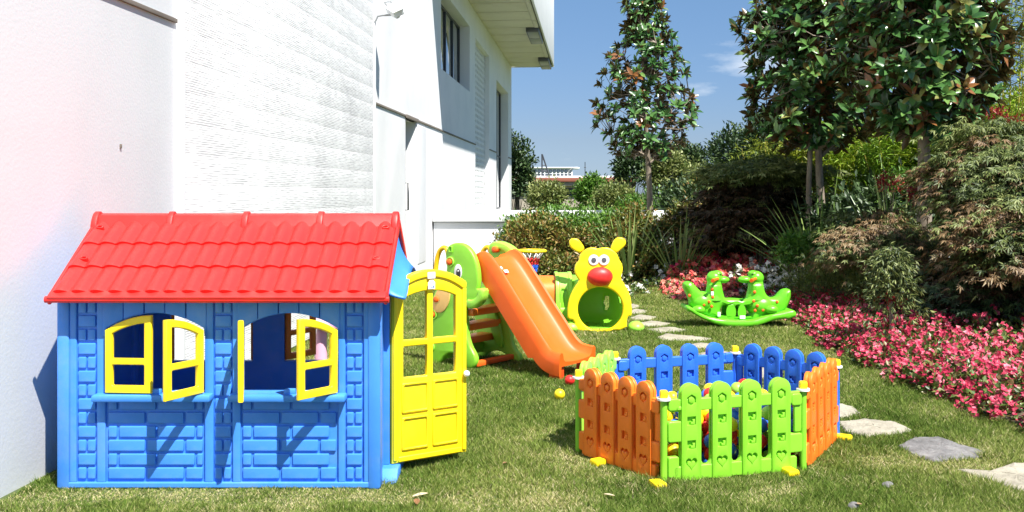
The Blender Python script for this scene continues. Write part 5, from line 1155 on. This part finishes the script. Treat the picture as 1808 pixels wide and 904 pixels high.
flowerbed('flower_bed', 'white flowers on green leaves between the rocker and the salmon flowers', poly_px([(1290, 500), (1360, 512), (1440, 512), (1450, 492), (1400, 482), (1310, 486)], .15), 260, .32, [(WHTF, 1.0)], 56, .038, .055, 9, 22)
flowerbed('flower_bed', 'scattered white roses at the foot of the slender magnolia', poly_px([(1060, 490), (1110, 500), (1180, 490), (1195, 462), (1120, 458), (1060, 468)], .2), 120, .26, [(WHTF, 1.0)], 57, .045, .06, 5, 22)
flowerbed('flower_bed', 'few small white flowers behind the slide and hoop', poly_px([(905, 484), (1000, 492), (1050, 488), (1050, 470), (905, 470)], .1), 90, .16, [(WHTF, 1.0)], 58, .030, .055, 2, 18)
# ------------------------------------------------------------------ trees and shrubs beyond the wall
bgt = [(912, 305, 34, .55, 1.3, DARK, 'dark tree beside the far corner of the white building', 2.2, .16),
       (965, 352, 26, .40, .36, OLIVE, 'pale olive shrub in front of the low brown building', .9, .11), (1047, 342, 27, .38, .36, LIME, 'small green tree right of the low brown building', .9, .12),
       (1085, 355, 24, .42, .28, OLIVE, 'dull brown green bush left of the slender magnolia trunk', .9, .10),
       (1118, 302, 32, .62, .62, DARK, 'dark round tree just left of the slender magnolia trunk', 1.2, .15), (1178, 310, 27, .50, .72, OLIVE, 'light olive tree just right of the slender magnolia trunk', 1.2, .12),
       (1205, 285, 36, .95, .55, DARK, 'blue green tree behind the olive one right of centre', 1.5, .16), (1235, 330, 28, .50, .55, OLIVE, 'grey green tree left of the dark maple', 1., .12),
       (1240, 360, 24, .6, .4, HEDGE, 'reddish green bush behind the right sword plant', .8, .10),
       (1300, 275, 34, .95, .85, DARK, 'dark evergreen behind the olive maple canopy', 1.6, .17), (1345, 262, 30, .6, .9, DARK, 'tall dark evergreen left of the yellowish bamboo', 1.5, .15),
       (1160, 372, 22, .8, .26, LIME, 'green bushes low behind the slender magnolia', .8, .10), (1010, 392, 21, .7, .18, LIME, 'green bush behind the low garden wall', .7, .09)]
for i, (px, py, Yd, rx, rz, m_, lab, g_, lf) in enumerate(bgt):
    c = SH(px, py, Yd); t = shrub('background_tree', lab, 'tree', c, (rx, rx * .8, rz), 150, 26, lf, lf * .5, m_, .11, 300 + i, 'trees beyond the low garden wall', gz=0)
    tube('trunk', [(c[0], c[1], -.02), (c[0] + .03, c[1], c[2])], [.09, .04], BARK2, t, 8)
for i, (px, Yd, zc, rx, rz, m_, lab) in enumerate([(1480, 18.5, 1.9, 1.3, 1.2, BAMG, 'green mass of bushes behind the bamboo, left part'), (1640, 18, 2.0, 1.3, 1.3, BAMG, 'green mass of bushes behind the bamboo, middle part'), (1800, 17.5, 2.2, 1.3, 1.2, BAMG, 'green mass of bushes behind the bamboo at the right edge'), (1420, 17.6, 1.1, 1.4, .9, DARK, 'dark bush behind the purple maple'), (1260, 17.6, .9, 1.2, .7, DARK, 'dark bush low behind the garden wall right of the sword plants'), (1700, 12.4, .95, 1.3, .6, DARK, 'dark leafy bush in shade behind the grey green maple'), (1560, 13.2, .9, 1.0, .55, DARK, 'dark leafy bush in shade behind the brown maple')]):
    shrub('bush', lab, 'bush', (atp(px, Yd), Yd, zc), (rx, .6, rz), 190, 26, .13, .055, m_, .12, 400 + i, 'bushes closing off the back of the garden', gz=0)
# ------------------------------------------------------------------ far buildings
FARW = wallmat('far_white', (.78, .78, .78), (.72, .72, .72)); REDR = wallmat('rust_roof', (.32, .10, .06), (.24, .08, .05), scale=.4); GREYB = wallmat('weathered_grey', (.30, .28, .26), (.20, .18, .17), scale=.3); TANB = wallmat('sandy_wall', (.42, .36, .28), (.34, .29, .23), scale=.3)
lb = thing('low_brown_building', 'low shed-like building with a rusty red roof band beyond the garden', 'building', (3, 62, 0))
Yb = 62; zz = lambda py: CAMH + (341 - py) / FPX * Yb; xx_ = lambda px: atp(px, Yb)
box('wall', (xx_(890), Yb, 0), (xx_(1120), Yb + 12, zz(328)), TANB, lb, 0)
box('roof', (xx_(888), Yb - .6, zz(321)), (xx_(1124), Yb + 12.4, zz(314)), REDR, lb, .02)
box('fascia', (xx_(889), Yb - .4, zz(328)), (xx_(1122), Yb + 12.2, zz(321.3)), GREYB, lb, .02)
box('parapet', (xx_(925), Yb + 3, zz(314)), (xx_(1118), Yb + 12, zz(309)), FARW, lb, .02)
for a, b in ((900, 913), (915, 927), (930, 942), (947, 958), (985, 995), (998, 1012), (1015, 1028), (1032, 1042)):
    wn = box('window', (xx_(a), Yb - .05, zz(347)), (xx_(b), Yb + .02, zz(332)), FRM, lb, .01); box('pane', (xx_(a) + .06, Yb - .07, zz(346)), (xx_(b) - .06, Yb - .052, zz(333)), GLS, wn, 0)
ob = thing('white_office_block', 'white curved office block with a band of dark windows on the horizon', 'building', (13, 260, 0)); Yo = 260
zo = lambda py: CAMH + (341 - py) / FPX * Yo; xo = lambda px: atp(px, Yo)
box('wall', (xo(926), Yo, 0), (xo(1011), Yo + 14, zo(297)), FARW, ob, .1)
box('roof', (xo(924), Yo - .6, zo(297)), (xo(1013), Yo + 14, zo(295)), FARW, ob, .1)
for fl, (p0, p1) in enumerate(((304.5, 299), (312, 307))):
    for k in range(12):
        a = 929 + k * 6.8; wn = box('window', (xo(a), Yo - .12, zo(p0)), (xo(a + 4.9), Yo + .1, zo(p1)), FRM, ob, .02); box('pane', (xo(a) + .1, Yo - .2, zo(p0) + .1), (xo(a + 4.9) - .1, Yo - .13, zo(p1) - .1), GLS, wn, 0)
ms_ = thing('steel_mast', 'thin dark steel mast with a sloping strut above the low building', 'mast', (atp(957, 70), 70, 0))
q = lambda px, py: (atp(px, 70), 70, CAMH + (341 - py) / FPX * 70)
tube('pole', [(atp(957, 70), 70, 0), q(957, 272)], .06, FRM, ms_, 6); tube('strut', [q(957.5, 273), q(970, 311)], .06, FRM, ms_, 6)
for py in (282, 292, 302): tube('rung', [q(957, py), q(957 + (py - 272) * .33, py)], .035, FRM, ms_, 5)
lp = thing('street_lamp', 'street lamp with curved arm right of the white office block', 'street lamp', (atp(1004, 90), 90, 0)); q = lambda px, py: (atp(px, 90), 90, CAMH + (341 - py) / FPX * 90)
tube('pole', [(atp(1004, 90), 90, 0), q(1004, 302), q(1008, 299), q(1014, 297.5)], .07, MET, lp, 6); ball('lamp_head', q(1017, 297), (.38, .2, .12), WALL, lp, 10)
an = thing('antenna', 'thin antenna on the horizon left of the trees', 'antenna', (atp(1033, 120), 120, 0)); tube('pole', [(atp(1033, 120), 120, 0), (atp(1033, 120), 120, CAMH + 55 / FPX * 120)], .05, FRM, an, 5); tube('cross_bar', [(atp(1031, 120), 120, 4.6), (atp(1035, 120), 120, 4.6)], .04, FRM, an, 5)
# ------------------------------------------------------------------ litter
LFD = ramp_leaf('dry_leaf', [(.30, .14, .06), (.50, .38, .22), (.6, .5, .34)], None, .7, .2)
for i, (px, py, s, tone, lab) in enumerate([(742, 884, .045, .9, 'pale dry curled leaf on the grass below the door'), (736, 896, .04, .0, 'rust coloured dry leaf at the bottom edge left of centre'), (1076, 884, .03, .8, 'small pale dry leaf on the grass below the ball pit'), (892, 826, .03, .1, 'orange dry leaf on the grass between door and ball pit'), (1512, 900, .03, .3, 'brown dry leaf at the bottom edge right of the ball pit')]):
    x, y = gp(px, py); V = []; F = []
    for k in range(6):
        t = k / 5; w_ = s * .35 * math.sin(PI * (.08 + t * .84)); V += [((t - .5) * s * 1.6, -w_, .024 + .006 * t + w_ * .25), ((t - .5) * s * 1.6, 0, .022 + .006 * t), ((t - .5) * s * 1.6, w_, .024 + .006 * t + w_ * .3)]
    for k in range(5): a = k * 3; F += [(a, a + 3, a + 4, a + 1), (a + 1, a + 4, a + 5, a + 2)]
    me = mkmesh('dry_leaf', V, F, LFD, True); at = me.attributes.new('rnd', 'FLOAT', 'FACE'); at.data.foreach_set('value', [tone] * len(F)); o = bpy.data.objects.new('dry_leaf', me); link(o, None, Matrix.Translation((x, y, 0)) @ Matrix.Rotation(i * 1.3 + .4, 4, 'Z')); tag(o, lab, 'leaf', 'dry leaves lying on the lawn')
for (px, py, s, lab) in ((1567, 862, .035, 'small flat grey stone sunk in the grass right of the ball pit'), (1507, 899, .03, 'small grey pebble at the bottom edge of the lawn')):
    x, y = gp(px, py); me = ball_me('pebble', (0, 0, 0), (s, s * .6, .018), STONE_P[1], 12)
    for v in me.vertices: v.co *= 1 + random.uniform(-.12, .12)
    o = bpy.data.objects.new('pebble', me); link(o, None, Matrix.Translation((x, y, .014)) @ Matrix.Rotation(.5, 4, 'Z')); tag(o, lab, 'stone')
